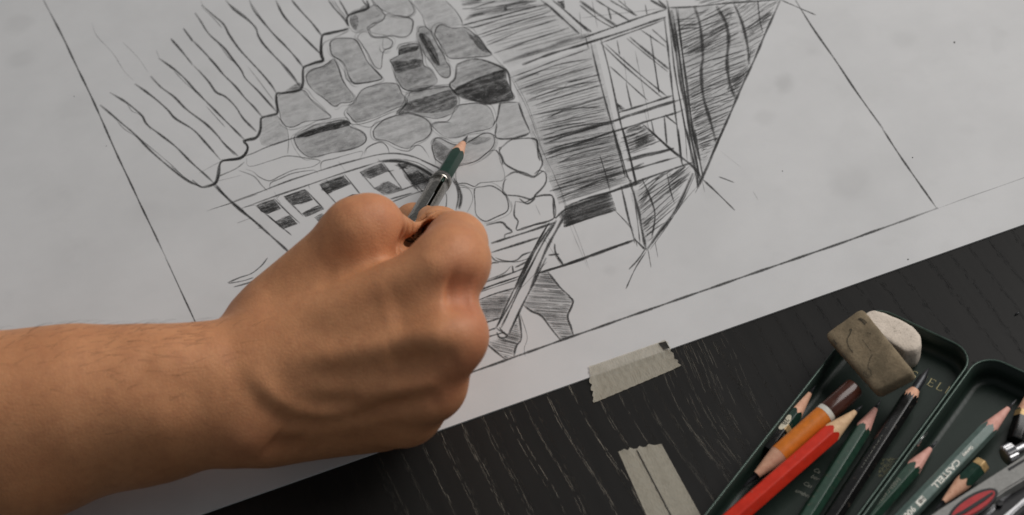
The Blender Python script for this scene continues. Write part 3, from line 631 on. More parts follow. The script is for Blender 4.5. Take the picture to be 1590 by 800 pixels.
# its upper corner is folded over
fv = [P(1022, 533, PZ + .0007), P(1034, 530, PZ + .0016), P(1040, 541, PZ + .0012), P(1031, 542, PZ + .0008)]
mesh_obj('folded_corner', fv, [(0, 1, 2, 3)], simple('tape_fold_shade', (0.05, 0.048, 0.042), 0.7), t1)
t2 = tape([(960, 702), (1027, 690), (1112, 845), (1030, 860)], 'loose beige masking tape strip stuck on the black table with a dark seam', seed=9)
sv, sf = [], []
for i in range(13):
    u = i / 12; x, y = 989 + (1048 - 989) * u, 699 + (812 - 699) * u
    for k in (-1, 1): sv.append(P(x + k * 0.9, y, 0.00045))
for i in range(12): sf.append((i * 2, i * 2 + 1, i * 2 + 3, i * 2 + 2))
mesh_obj('seam', sv, sf, simple('tape_seam', (0.035, 0.033, 0.03), 0.8), t2)

# ---------------------------------------------------------------- pencil tin (two hinged trays)
TIN_RIM, FLOOR = 0.0092, 0.0012
def mat_tin():
    t = NT('green_enamel'); c = t.coord()
    nz = t.noise(c, 160.0, 5.0, 0.65); sc_ = t.noise(t.coord(900, 90, 1, -0.7), 1.0, 3.0)
    col = t.mix(nz, (0.010, 0.018, 0.014), (0.016, 0.027, 0.021))
    dust = t.ramp(t.noise(c, 2200.0, 2.0), 0.66, 0.78)
    col = t.mix(t.math('MULTIPLY', dust, 0.22), col, (0.10, 0.11, 0.09))
    t.set(Base_Color=col, Roughness=t.math('ADD', 0.30, t.math('MULTIPLY', sc_, 0.22))); t.b.inputs['Specular IOR Level'].default_value = 0.25
    t.bump(nz, 0.06, 0.0004)
    return t.m
TIN = mat_tin(); RIM = simple('worn_enamel_rim', (0.05, 0.075, 0.062), 0.28, .15, 300, metal=0.4)
hA, hB = P(1521, 549, TIN_RIM), P(1345, 790, TIN_RIM)       # along the hinge
tl0 = P(1362, 474, TIN_RIM)
U = (hB - hA).normalized(); V = Vector((U.y, -U.x, 0)); V = V if (tl0 - hA).dot(V) > 0 else -V
def tin_pt(u, v, z): p = hA + U * u + V * v; return Vector((p.x, p.y, z))
wid = ((P(1285, 565, TIN_RIM) - hA).dot(V) + (P(1103, 776, TIN_RIM) - hA).dot(V)) / 2
def round_rect(u0, u1, v0, v1, r, n=8):
    out = []
    for (cu, cv, a0) in ((u1 - r, v1 - r, 0), (u0 + r, v1 - r, 90), (u0 + r, v0 + r, 180), (u1 - r, v0 + r, 270)):
        for k in range(n + 1):
            a = math.radians(a0 + 90 * k / n); out.append((cu + r * math.cos(a), cv + r * math.sin(a)))
    return out
def tray(root, v0, v1, rim, u0=0.0, u1=0.178, r=0.0085):
    ring = lambda ins, z, rr=None: [tin_pt(a, b, z) for a, b in round_rect(u0 + ins, u1 - ins, v0 + ins, v1 - ins, max(.001, (rr or r) - ins))]
    # walls and floor: outer skin, rolled rim, inner skin, cove, floor
    prof = [(0.0000, 0.0003), (0.0000, rim - .0006), (0.0007, rim - .0006), (0.0008, FLOOR + .0024), (0.0012, FLOOR + .001), (0.0022, FLOOR + .0001), (0.0034, FLOOR)]
    rings = [ring(i, z) for i, z in prof]; n = len(rings[0]); vs = [p for rg in rings for p in rg]; fs = []
    for k in range(len(rings) - 1):
        for j in range(n):
            a, b2 = k * n + j, k * n + (j + 1) % n; fs.append((a, b2, b2 + n, a + n))
    fs.append(tuple((len(rings) - 1) * n + j for j in range(n)))
    body = mesh_obj('tray', vs, fs, TIN, root, True)
    for p in body.data.polygons: p.use_smooth = len(p.vertices) == 4
    # rolled rim: a thin tube around the top
    path = [Vector((p.x, p.y, rim - .0003)) for p in ring(0.00035, rim)]
    tv, tf = [], []
    for j, p in enumerate(path):
        d = (path[(j + 1) % n] - path[j - 1]).normalized(); s = Vector((d.y, -d.x, 0))
        for k in range(8):
            a = k * math.pi / 4; tv.append(p + s * .00042 * math.cos(a) + Vector((0, 0, .00042 * math.sin(a))))
    for j in range(n):
        for k in range(8):
            a, b2 = j * 8 + k, ((j + 1) % n) * 8 + k; k2 = (k + 1) % 8
            tf.append((a, b2, ((j + 1) % n) * 8 + k2, j * 8 + k2))
    mesh_obj('rim', tv, tf, RIM, body, True)
    return body
tin = empty('pencil_tin', tuple(tin_pt(0.09, 0, 0)))
tag(tin, 'open dark green metal pencil tin with two hinged trays on the black table', 'pencil tin')
trayL = tray(tin, 0.0006, wid, TIN_RIM)
trayL['label'] = 'tray with gold print on its floor'
trayR = tray(tin, -0.062, -0.0006, TIN_RIM + .0016)
# hinge knuckle along the joint (bright spot)
bm = bmesh.new()
hc = P(1430, 681, TIN_RIM + .0002)
bmesh.ops.create_cone(bm, cap_ends=True, segments=10, radius1=.00075, radius2=.00075, depth=.006,
                      matrix=Matrix.Translation(hc) @ U.to_track_quat('Z', 'Y').to_matrix().to_4x4())
bm_obj('hinge', bm, simple('hinge_steel', (0.6, 0.6, 0.58), 0.25, .1, metal=1.0), tin, True)
GOLD = simple('gold_print', (0.42, 0.37, 0.20), 0.4, .25, 1500, metal=0.3)
OLIVE = simple('faded_gold_print', (0.16, 0.16, 0.085), 0.5, .5, 1800)
class Print:
    """printed strokes: flat ribbons in a local frame (o origin, ax reading direction, ay letter-up)"""
    def __init__(s, o, ax, ay): s.o, s.ax, s.ay, s.v, s.f = o, ax, ay, [], []
    def stroke(s, q, w, closed=False):
        q = [np.array(c, float) for c in q]
        if closed: q = q + [q[0]]
        b0 = len(s.v); q = np.array(q); t = np.gradient(q, axis=0); t /= np.linalg.norm(t, axis=1)[:, None] + 1e-9
        for p, d in zip(q, t):
            for k in (-.5, .5):
                x, y = p[0] - d[1] * w * k, p[1] + d[0] * w * k; s.v.append(s.o + s.ax * x + s.ay * y)
        for i in range(len(q) - 1):
            a = b0 + i * 2; s.f.append((a, a + 1, a + 3, a + 2))
    def build(s, name, m, parent): return mesh_obj(name, s.v, s.f, m, parent)
# CASTELL on the floor of the left tray (serif capitals); reads along the short side
dr = (P(1465, 607, FLOOR) - P(1410, 582, FLOOR)).normalized(); ur = Vector((-dr.y, dr.x, 0))
cp = Print(P(1414, 586, FLOOR + .00012) - dr * .0004, dr, ur)
H = 0.0031; adv = 0.00355
def serif(ch, x):
    w, th = .0017, .00026; L = cp.stroke; sfx = lambda a, y: L([(x + a - .0004, y), (x + a + .0004, y)], .00014)
    if ch == 'E': L([(x, 0), (x, H)], th); [L([(x, y), (x + w * k, y)], .00016) for y, k in ((0, 1), (H * .52, .75), (H, .95))]; L([(x + w, 0), (x + w, .0006)], .00014); L([(x + w * .95, H), (x + w * .95, H - .0006)], .00014); sfx(0, 0); sfx(0, H)
    elif ch == 'L': L([(x, 0), (x, H)], th); L([(x, 0), (x + w, 0)], .00016); L([(x + w, 0), (x + w, .0007)], .00014); sfx(0, H)
    elif ch == 'T': L([(x + w / 2, 0), (x + w / 2, H)], th); L([(x - .0001, H), (x + w + .0001, H)], .00016); sfx(w / 2, 0)
    elif ch == 'A': L([(x, 0), (x + w * .5, H)], .00016); L([(x + w * .5, H), (x + w * 1.1, 0)], th); L([(x + w * .22, H * .35), (x + w * .85, H * .35)], .00014); sfx(0, 0); sfx(w * 1.1, 0)
    elif ch == 'S': L([(x + w * (.5 + .5 * math.sin(a) * (1 if True else 1)), H * (.5 + f)) for a, f in ((1.2, .36), (.6, .46), (0, .49), (-.8, .45), (-1.4, .3), (-1.2, .16), (0, .02), (1.1, -.12), (1.5, -.28), (.9, -.44), (0, -.49), (-.8, -.45), (-1.4, -.33))], .00022)
    elif ch == 'C': L([(x + w * (.55 + .6 * math.cos(math.radians(a))), H * (.5 + .5 * math.sin(math.radians(a)))) for a in range(50, 315, 12)], .00022)
for i, ch in enumerate('STELL'): serif(ch, i * adv * .92)
for i, ch in enumerate('AC'): serif(ch, -(i + 1) * adv)
cp.build('lettering', GOLD, trayL)
# emblem: two riders, worn to a mottled patch of scratchy lines
em = Print(P(1376, 727, FLOOR + .00012), dr, ur); rd = random.Random(4)
for k in range(46):
    a = rd.uniform(0, 6.28); rr = rd.uniform(0, 1) ** .6
    x, y = .0026 * rr * math.cos(a), .0042 * rr * math.sin(a)
    em.stroke([(x, y), (x + rd.uniform(-.0007, .0007), y + rd.uniform(.0002, .0009)), (x + rd.uniform(-.001, .001), y + rd.uniform(.0006, .0013))], .00016)
em.stroke([(-.0002, .0035), (.0012, .0052), (.0022, .0068)], .00014)
em.build('emblem', OLIVE, trayL)
def text_on(txt, size, o, ax, ay, m, parent, name='lettering', sx=1.0, shear=0.0, bold=0.0):
    cu = bpy.data.curves.new(name, 'FONT'); cu.body = txt; cu.size = size; cu.shear = shear; cu.offset = bold
    cu.resolution_u = 3
    ob = bpy.data.objects.new(name, cu); COL.objects.link(ob); cu.materials.append(m)
    az = ax.cross(ay).normalized(); mm = Matrix.Identity(4)
    for i in range(3): mm[i][0], mm[i][1], mm[i][2], mm[i][3] = ax[i] * sx, ay[i], az[i], o[i]
    dg = bpy.context.evaluated_depsgraph_get(); me = bpy.data.meshes.new_from_object(ob.evaluated_get(dg)); bpy.data.objects.remove(ob)
    me.transform(mm); me.materials.clear(); me.materials.append(m)
    o2 = bpy.data.objects.new(name, me); COL.objects.link(o2); o2.parent = parent
    if parent.parent is None: o2.matrix_parent_inverse = Matrix.Translation(-Vector(parent.location))
    return o2
PALE = simple('pale_print', (0.20, 0.205, 0.17), 0.5, .3, 1500)
for s, x, y in (('Ca', 1262, 731), ('ber', 1258, 741), ('Cas', 1246, 752), ('umber', 1234, 763)):
    text_on(s, .0022, P(x, y, FLOOR + .00012), dr, ur, PALE, trayL, 'small_print', .9, .25)

# ---------------------------------------------------------------- pencils
WOOD = None
def mat_wood(name, a, b):
    t = NT(name); nz = t.noise(t.coord(), 700.0, 4.0, 0.6); sp = t.ramp(t.noise(t.coord(1200, 300, 1200, 0.7), 1.0, 2.0), 0.62, 0.75)
    col = t.mix(t.ramp(nz, 0.3, 0.7), a, b); col = t.mix(t.math('MULTIPLY', sp, 0.5), col, tuple(c * .45 for c in b))
    t.set(Base_Color=col, Roughness=0.7); t.bump(nz, .3, .0001); return t.m
CEDAR = mat_wood('cedar_wood', (0.78, 0.45, 0.30), (0.66, 0.34, 0.22))
PINK = mat_wood('pinkish_cedar', (0.76, 0.41, 0.34), (0.64, 0.31, 0.25))
PALEW = mat_wood('pale_wood', (0.72, 0.48, 0.28), (0.58, 0.36, 0.20))
LEAD = simple('graphite_lead', (0.045, 0.046, 0.05), 0.32, .3, 2500, metal=.5)
GREEN = simple('dark_green_lacquer', (0.012, 0.038, 0.026), 0.30, .15, 500, coat=.12, wear=.35)
GREEN2 = simple('mid_green_lacquer', (0.020, 0.055, 0.036), 0.34, .15, 500, coat=.12, wear=.35)
SHEEN_GREEN = simple('sheen_green_lacquer', (0.13, 0.185, 0.165), 0.38, .12, 500, coat=.12, wear=.35)  # dark green lacquer, paled to paint in the window's reflection
BLACK = simple('black_lacquer', (0.010, 0.010, 0.010), 0.22, .2, 500, coat=.12, wear=.35)
UMBER = simple('brown_black_lacquer', (0.016, 0.011, 0.009), 0.25, .2, 500, coat=.12, wear=.35)
ORANGE = simple('orange_lacquer', (0.66, 0.19, 0.022), 0.36, .10, 400, coat=.12, wear=.35)
RED = simple('red_lacquer', (0.62, 0.030, 0.012), 0.34, .08, 400, coat=.12, wear=.35)
MAROON = simple('dark_red_lacquer', (0.16, 0.012, 0.018), 0.36, .12, 400, coat=.12, wear=.35)
BROWN = simple('brown_lacquer', (0.060, 0.020, 0.013), 0.20, .15, 400, coat=.12, wear=.35)
WHITE = simple('white_band_paint', (0.66, 0.64, 0.58), 0.45, .08)
GOLDR = simple('gold_band_paint', (0.50, 0.33, 0.15), 0.40, .22, 1200, metal=.25)
def pencil(name, label, tip, tail, r, body_m, wood_m=CEDAR, roll=0.0, round_=False, cone=0.020, bands=(), lead_r=0.0008, lead_len=None, group='pencils lying in the tin', facets=None, tailpos=None, root=None, ragged=0.0, exposed=0.0):
    """tip, tail: points of the axis; bands: (from, to, material, name) measured in metres from the tail end"""
    A, B = Vector(tip), Vector(tail)
    ax = (B - A).normalized(); L = (B - A).length
    s1 = ax.cross(Vector((0, 0, 1))).normalized(); s2 = s1.cross(ax)
    if root is None:
        root = empty(name, tuple(B if B.z < A.z else A)); tag(root, label, 'pencil', group)
    n = 48; tanA = r / cone
    rd = random.Random(hash(label) % 1000 if False else len(label))
    def rad(th):
        if round_: return r
        a = (th - roll) % (math.pi / 3) - math.pi / 6
        fl = r * math.cos(math.pi / 6); rr = min(fl / math.cos(a), r * 0.975)
        return rr
    def pt(th, rr, s): return A + ax * s + (s1 * math.cos(th) + s2 * math.sin(th)) * rr
    ths = [roll + 2 * math.pi * k / n for k in range(n)]
    start = [rad(t) / tanA + (rd.uniform(-1, 1) * ragged if ragged else 0) for t in ths]
    # body with its sharpened, scalloped front edge
    cuts = sorted({L} | {L - b[0] for b in bands} | {L - b[1] for b in bands})
    segs = []; prev = None
    def tube(sa, sb, m, nm, par, grow=1.0, capb=False, mats=None):
        vs, fs = [], []
        for k, t in enumerate(ths):
            a = sa[k] if isinstance(sa, list) else sa
            vs += [pt(t, rad(t) * grow, a), pt(t, rad(t) * grow, sb)]
        if capb: vs += [pt(t, rad(t) * grow * .93, sb + .0004) for t in ths]; vs.append(A + ax * (sb + .0005))
        for k in range(n):
            q = (k + 1) % n; fs.append((k * 2, q * 2, q * 2 + 1, k * 2 + 1))
            if capb: fs += [(k * 2 + 1, q * 2 + 1, 2 * n + q, 2 * n + k), (2 * n + k, 2 * n + q, 3 * n)]
        o = mesh_obj(nm, vs, fs, m, par)
        if mats:
            for mm in mats: o.data.materials.append(mm)
            for k in range(n): pass
            per = n // 6
            nq = 0
            for p in o.data.polygons:
                c = sum((o.data.vertices[i].co for i in p.vertices), Vector()) / len(p.vertices) - A
                th = (math.atan2(c.dot(s2), c.dot(s1)) - roll) % (2 * math.pi)
                p.material_index = mats_idx[int(th / (math.pi / 3)) % 6]
        if round_ or True:
            for p in o.data.polygons: p.use_smooth = True
            o.data.set_sharp_from_angle(angle=math.radians(40))
        return o
    mats_idx = facets[1] if facets else None
    tb_ = [b for b in bands if b[0] <= 0.00001]
    end_s = L - (tb_[0][1] if tb_ else 0)
    body = tube(start, end_s, body_m, 'body', root, capb=not tb_, mats=facets[0] if facets else None)
    for b0, b1, m, nm in bands:
        tube(L - b1, L - b0, m, nm, root, grow=1.012, capb=(b0 <= 0.00001))
    # wood cone and lead
    ll = lead_len if lead_len else lead_r / tanA
    vs, fs = [], []
    for k, t in enumerate(ths):
        vs += [pt(t, rad(t) * .995, start[k] + .00015), pt(t, rad(t) * .985, start[k]), pt(t, lead_r * 1.02, lead_r / tanA)]
    for k in range(n):
        q = (k + 1) % n; fs += [(k * 3 + 1, q * 3 + 1, q * 3, k * 3), (k * 3 + 2, q * 3 + 2, q * 3 + 1, k * 3 + 1)]
    wd = mesh_obj('wood', vs, fs, wood_m, root, True)
    vs, fs = [], []
    for s, rr in ((lead_r / tanA + .0006, lead_r), (lead_r / tanA - exposed * .0, lead_r * .99), (lead_r / tanA - exposed, lead_r * .93), (lead_r / tanA * .5 - exposed, lead_r * .5), (.0004 - exposed, .00018)):
        vs += [pt(t, rr, s) for t in ths[::4]]
    m4 = len(ths[::4]); vs.append(A + ax * (.0001 - exposed))
    for k in range(4):
        for j in range(m4): fs.append((k * m4 + j, k * m4 + (j + 1) % m4, (k + 1) * m4 + (j + 1) % m4, (k + 1) * m4 + j))
    for j in range(m4): fs.append((4 * m4 + j, 4 * m4 + (j + 1) % m4, 5 * m4))
    mesh_obj('lead', vs, fs, LEAD, root, True)
    return root, (A, ax, s1, s2, L)
def far(a, b, length):
    d = (Vector(b) - Vector(a)).normalized(); return Vector(a) + d * length
R0 = 0.0029
zb = FLOOR + R0 + .0001
# left tray
p2b, f2b = pencil('pencil', 'short dark green pencil stub marked 2B with gold band beside the tin edge', P(1267, 598, zb + .0008), P(1191, 700, zb), R0, GREEN, CEDAR, roll=.02, cone=.0150,
    bands=((0, .0088, BLACK, 'end_cap'), (.0088, .0112, GOLDR, 'band')))
porg, forg = pencil('pencil', 'orange pencil with white ring and brown end pointing to lower left', P(1153, 757, .0048), P(1326, 603, .0112), .0034, ORANGE, CEDAR, roll=.1, cone=.0165, round_=True,
    bands=((0, .0124, BROWN, 'end_cap'), (.0124, .0142, WHITE, 'ring')), lead_r=.0013)
a = P(1340, 629, .0105); bq = P(1146, 799, .0085)
pred, fred = pencil('pencil', 'bright red hexagonal pencil with dark red side lying across the left tray', a, far(a, bq, .125), .0035, RED, PALEW, roll=0.0, cone=.0165)
a = P(1368, 621, zb + .0015); bq = P(1255, 800, zb)
pgr, fgr = pencil('pencil', 'dark green pencil with pink wood point just right of the red pencil', a, far(a, bq, .115), R0, GREEN2, PINK, roll=.06, cone=.0150, ragged=.0006)
a = P(1432, 588, zb + .003); bq = P(1295, 800, zb)
pbk, fbk = pencil('pencil', 'black pencil with long bare lead and knife cut wood in the left tray', a, far(a, bq, .120), R0, BLACK, CEDAR, roll=.05, cone=.0098, ragged=.0011, exposed=.0052, lead_r=.0016)
# right tray
zr = FLOOR + R0 + .0001
a = P(1456, 684, zr + .0012); bq = P(1352, 800, zr)
pg2, fg2 = pencil('pencil', 'green pencil with pink point lying against the hinge in the right tray', a, far(a, bq, .100), R0, GREEN2, PINK, roll=.02, cone=.0150, ragged=.0006)
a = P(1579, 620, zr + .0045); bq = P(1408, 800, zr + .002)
psg, fsg = pencil('pencil', 'grey green pencil with white capital lettering across the right tray', a, far(a, bq, .110), .0028, SHEEN_GREEN, PINK, roll=math.pi / 6 - .12, cone=.0165, ragged=.0005)
a = P(1452, 792, zr + .004); bq = P(1524, 722, zr + .004)
psh, fsh = pencil('pencil', 'short green pencil with gold band half under the grey tool', a, bq, R0, GREEN, CEDAR, roll=.2, cone=.0150, bands=((0, .0022, GOLDR, 'band'),))
a = P(1606, 590, zr + .002); bq = P(1577, 684, zr)
ped, fed = pencil('pencil', 'green pencil with gold band cut off by the right picture edge', a, bq, .0030, GREEN2, CEDAR, roll=.2, cone=.0150, bands=((.0, .0085, BLACK, 'end_cap'), (.0085, .0108, GOLDR, 'band')))
# prints on pencils
IVORY = simple('ivory_print', (0.62, 0.57, 0.44), 0.5, .2, 1500)
INK = simple('black_print', (0.012, 0.012, 0.012), 0.5, .2)
def facet_frame(fr, facet, roll, r, s, side=0.0):
    A, ax, s1, s2, L = fr; th = roll + (facet + .5) * math.pi / 3
    nrm = s1 * math.cos(th) + s2 * math.sin(th); tang = -s1 * math.sin(th) + s2 * math.cos(th)
    return A + ax * s + nrm * (r * math.cos(math.pi / 6) + .00008) + tang * side, ax, tang, nrm
def best_facet(fr, roll, toward):
    A, ax, s1, s2, L = fr
    return max(range(6), key=lambda k: (s1 * math.cos(roll + (k + .5) * math.pi / 3) + s2 * math.sin(roll + (k + .5) * math.pi / 3)).dot(toward))
TOCAM = Vector((cam.matrix_world.translation - Vector((0.08, -0.05, 0)))).normalized()
VIEWX = Vector(cols[0]); VIEWY = Vector(cols[1])
# 2B oval
k = best_facet(f2b, .02, TOCAM - VIEWX * .35 + Vector((0, 0, .3))); o, ax, tg, nn = facet_frame(f2b, k, .02, R0, .0200)
ov = [o + ax * (.0034 * math.cos(t) * (1 if abs(math.cos(t)) < 2 else 1)) + tg * .00128 * math.sin(t) for t in [i * 2 * math.pi / 28 for i in range(28)]]
ovo = mesh_obj('grade_label', ov, [tuple(range(28))], IVORY, p2b)
ay = -tg if tg.dot(VIEWX) < 0 else tg
text_on('2B', .0024, o - ax * .0016 - (ay if (ax.cross(ay)).dot(nn) > 0 else -ay) * .0008 + nn * .00006, ax, ay if (ax.cross(ay)).dot(nn) > 0 else -ay, INK, ovo, 'grade', 1.0, 0, .00002)
# lettering on the green pencil with painted sheen: reads from the point towards the lower left
k = best_facet(fsg, math.pi / 6 - .12, TOCAM); o, ax, tg, nn = facet_frame(fsg, k, math.pi / 6 - .12, .0028, 0)
ayv = nn.cross(ax)
LET = simple('white_print', (0.80, 0.78, 0.70), 0.45, .1)
for s, pos, size, sx in (('Germany', .0255, .0014, .9), ('CASTELL', .0325, .0027, 1.25), ('9000', .0555, .0026, 1.2), ('FABER-CASTELL', .0725, .0026, 1.2)):
    text_on(s, size, o + ax * pos - ayv * size * .36 + nn * .00004, ax, ayv, LET, psg, 'lettering', sx, 0, .00006)
pr = Print(o + ax * .0518 + nn * .00005, ax, ayv)
pr.stroke([(-.0012, 0), (.0022, 0)], .0020); pr.build('label_box', LET, psg)
text_on('HB', .0018, o + ax * .0508 - ayv * .00063 + nn * .00012, ax, ayv, INK, psg, 'grade', 1.0, 0, .00003)
pr = Print(o + ax * .0695 + nn * .00005, ax, ayv)
for i in range(9):
    aa = i * 2 * math.pi / 9; pr.stroke([(0, 0), (.0006 * math.cos(aa), .0006 * math.sin(aa)), (.0012 * math.cos(aa + .3), .0012 * math.sin(aa + .3))], .0005)
pr.build('emblem', LET, psg)
# worn foil lettering on the other pencils
for pp, fr, roll, s, txt, tw in ((pgr, fgr, .06, .052, 'A.W. 005401', .3), (pbk, fbk, .05, .028, '- - -- - -- --- - - - -- -', -.75), (pg2, fg2, .02, .021, 'FABER-CASTELL', -.1), (p2b, f2b, .02, .0235, 'www', .45)):
    k = best_facet(fr, roll, TOCAM + VIEWX * tw); o, ax, tg, nn = facet_frame(fr, k, roll, R0, s); ayv = nn.cross(ax)
    text_on(txt, .0018, o - ayv * .0007, ax, ayv, PALE, pp, 'worn_lettering', 1.0)

# ---------------------------------------------------------------- erasers
def mat_eraser(name, a, b, spots, dirt):
    t = NT(name); c = t.coord()
    n1 = t.noise(c, 120.0, 5.0, 0.65); n2 = t.noise(c, 1500.0, 3.0, 0.6); sp = t.ramp(t.noise(c, 620.0, 2.0), 0.62, 0.74)
    col = t.mix(t.ramp(n1, 0.3, 0.7), a, b); col = t.mix(t.math('MULTIPLY', sp, dirt), col, spots)
    col = t.mix(t.math('MULTIPLY', t.ramp(n2, 0.4, 0.7), 0.3), col, tuple(x * .55 for x in b))
    t.set(Base_Color=col, Roughness=0.85); t.b.inputs['Specular IOR Level'].default_value = 0.2
    t.bump(t.math('ADD', n2, t.math('MULTIPLY', n1, 2.0)), 0.5, 0.0003); return t.m
def eraser(name, label, outline, zb_, zt_, m, round_k=0.0016, tilt=None, n_in=5, lump=0.00005, seed=2):
    """outline: top outline as world points (list), extruded down; edges worn round"""
    rd = random.Random(seed)
    c = sum(outline, Vector()) / len(outline); h = zt_ - zb_
    rings = []
    for (ins, z) in ((.9, 0), (.25, .12), (0, .35), (0, .75), (.18, .93), (.62, .99)):
        rings.append([(p - (p - c).normalized() * ins * round_k, z) for p in outline])
    up = tilt or Vector((0, 0, 1))
    vs = []
    for rg in rings:
        for p, z in rg:
            q = p + up * (h * (z - 1)); vs.append(q + Vector((rd.uniform(-1, 1), rd.uniform(-1, 1), rd.uniform(-1, 1))) * lump)
    n = len(outline); fs = []
    for k in range(len(rings) - 1):
        for j in range(n): a, b2 = k * n + j, k * n + (j + 1) % n; fs.append((a, b2, b2 + n, a + n))
    # top in concentric rings so the face can dip
    last = (len(rings) - 1) * n; prev = last
    for f in (.75, .45, .15):
        st_ = len(vs)
        for j in range(n):
            p = rings[-1][j][0]; q = c + (p - c) * f; vs.append(q + up * (lump * rd.uniform(-.8, .8) - .00012 * (1 - f)))
        for j in range(n): fs.append((prev + j, prev + (j + 1) % n, st_ + (j + 1) % n, st_ + j))
        prev = st_
    fs.append(tuple(prev + j for j in range(n))); fs.append(tuple(reversed(range(n))))
    return mesh_obj(name, vs, fs, m, None, True)
def dense(ps, step=.0012, rc=0.0):
    out = []
    for i in range(len(ps)):
        a, b2, c2 = ps[i - 1], ps[i], ps[(i + 1) % len(ps)]
        if rc:
            d1, d2 = (a - b2).normalized(), (c2 - b2).normalized(); p0, p2 = b2 + d1 * rc, b2 + d2 * rc
            out += [p0 * (1 - t) ** 2 + b2 * 2 * t * (1 - t) + p2 * t * t for t in (0, .2, .4, .6, .8, 1)]
        else: out.append(b2)
    fin = []
    for i in range(len(out)):
        a, b2 = out[i], out[(i + 1) % len(out)]; m = max(1, int((b2 - a).length / step)); fin += [a + (b2 - a) * k / m for k in range(m)]
    return fin
WE = mat_eraser('white_rubber', (0.78, 0.68, 0.58), (0.66, 0.57, 0.48), (0.16, 0.13, 0.10), .55)
zt = .0125
wo = [P(x, y, zt) for x, y in ((1331, 492), (1353, 479), (1372, 483), (1400, 494), (1420, 506), (1431, 520), (1432, 534), (1424, 543), (1405, 545), (1388, 535), (1345, 510))]
we = eraser('eraser', '', dense(wo, .0012, .0012), FLOOR + .0002, zt, WE, .0014, seed=5)
tag(we, 'off white rounded eraser tucked under the grey brown eraser', 'eraser', 'erasers at the corner of the tin')
GE = mat_eraser('grimy_grey_rubber', (0.31, 0.24, 0.155), (0.18, 0.142, 0.092), (0.30, 0.25, 0.16), .35)
go = [P(1279, 519, .0168), P(1338, 477, .0225), P(1419, 577, .0222), P(1359, 609, .0162)]
nup = (go[1] - go[0]).cross(go[3] - go[0]).normalized(); nup = nup if nup.z > 0 else -nup
ge = eraser('eraser', '', dense(go, .0014, .0022), 0, .0068, GE, .0012, nup, seed=8)
tag(ge, 'grimy grey brown block eraser with worn marks leaning on the tin corner', 'eraser', 'erasers at the corner of the tin')
# worn stamped marks on it
gx = (go[3] - go[0]).normalized(); gy = (go[1] - go[0]).normalized()
em = Print(Vector((0, 0, 0)), Vector((1, 0, 0)), Vector((0, 1, 0)))
def on_er(px, py):
    r_ = P(px, py, 0.0) - cam.matrix_world.translation; o_ = cam.matrix_world.translation
    t_ = (go[0] + nup * .00022 - o_).dot(nup) / r_.dot(nup); return o_ + r_ * t_
ev, ef = [], []
def er_stroke(q, w):
    b0 = len(ev); q = np.array(q, float); q = np.array(catmull(list(q), step=1.5)); t = np.gradient(q, axis=0); t /= np.linalg.norm(t, axis=1)[:, None] + 1e-9
    for i, (p, d) in enumerate(zip(q, t)):
        for k in (-.5, .5): ev.append(on_er(p[0] - d[1] * w * k, p[1] + d[0] * w * k))
    for i in range(len(q) - 1): a = b0 + i * 2; ef.append((a, a + 1, a + 3, a + 2))
Z2 = lambda s: [(1240 + float(a) / 4.445, 460 + float(b) / 4.445) for a, b in (w.split(',') for w in s.split())]
for s, w in (('350,235 365,225 355,260 335,300 345,345 375,390', 1.5), ('412,155 430,165 460,195', 2.4), ('425,150 450,165 470,185', 1.8), ('455,515 450,550 480,560 500,545 495,510 480,490 490,440 510,400', 1.3), ('465,515 470,545 490,540', 1.0),
             ('585,490 605,510 630,535', 2.0), ('600,530 620,520', 1.6), ('405,545 425,565', 1.4), ('440,585 455,590', 1.6), ('455,610 475,630', 2.0), ('475,600 480,625', 1.4), ('240,300 262,335', 1.8), ('300,390 330,430', 1.2), ('470,250 530,270', .8), ('440,300 500,380', .8)):
    er_stroke(Z2(s), w)
mesh_obj('worn_marks', ev, ef, graphite('eraser_ink', True, (0.03, 0.027, 0.02)), ge, attr={'tone': [.62] * len(ev)})

# ---------------------------------------------------------------- grey drafting tool with a red inset, chrome bars and a knurled screw
tool = empty('drafting_tool', tuple(P(1540, 770, 0.006)))
tag(tool, 'grey tool with red oval inset, chrome bars and knurled screw in the right tray', 'tool')
GREY = simple('grey_satin_plastic', (0.27, 0.265, 0.25), 0.45, .10, 900, bump=.1)
REDP = simple('red_plastic', (0.42, 0.018, 0.022), 0.32, .12, 400, coat=.12)
CHR = simple('chrome', (0.42, 0.42, 0.43), 0.30, .05, 800, metal=1.0)
DARKP = simple('black_plastic', (0.012, 0.012, 0.014), 0.4, .2)
def slab(name, outl, z0, z1, m, parent, bev=.0006):
    bm = bmesh.new(); vs = [bm.verts.new(P(x, y, z1)) for x, y in outl]
    f = bm.faces.new(vs); f.normal_update()
    if f.normal.z < 0: f.normal_flip()
    r_ = bmesh.ops.extrude_face_region(bm, geom=[f]); bmesh.ops.translate(bm, verts=[v for v in r_['geom'] if isinstance(v, bmesh.types.BMVert)], vec=(0, 0, z0 - z1))
    bmesh.ops.recalc_face_normals(bm, faces=bm.faces[:])
    top = [e for e in bm.edges if all(abs(v.co.z - z1) < 1e-7 for v in e.verts)]
    bmesh.ops.bevel(bm, geom=top, offset=bev, segments=3, affect='EDGES')
    return bm_obj(name, bm, m, parent)
zt2 = .0150
tb0 = slab('handle', [(1430, 810), (1462, 788), (1500, 764), (1545, 735), (1575, 716), (1600, 699), (1625, 690), (1640, 712), (1600, 738), (1560, 762), (1520, 792), (1500, 812), (1470, 850), (1400, 850)], .0055, zt2, GREY, tool)
oval = [(1466 + 0, 812)] + []
ang = -32
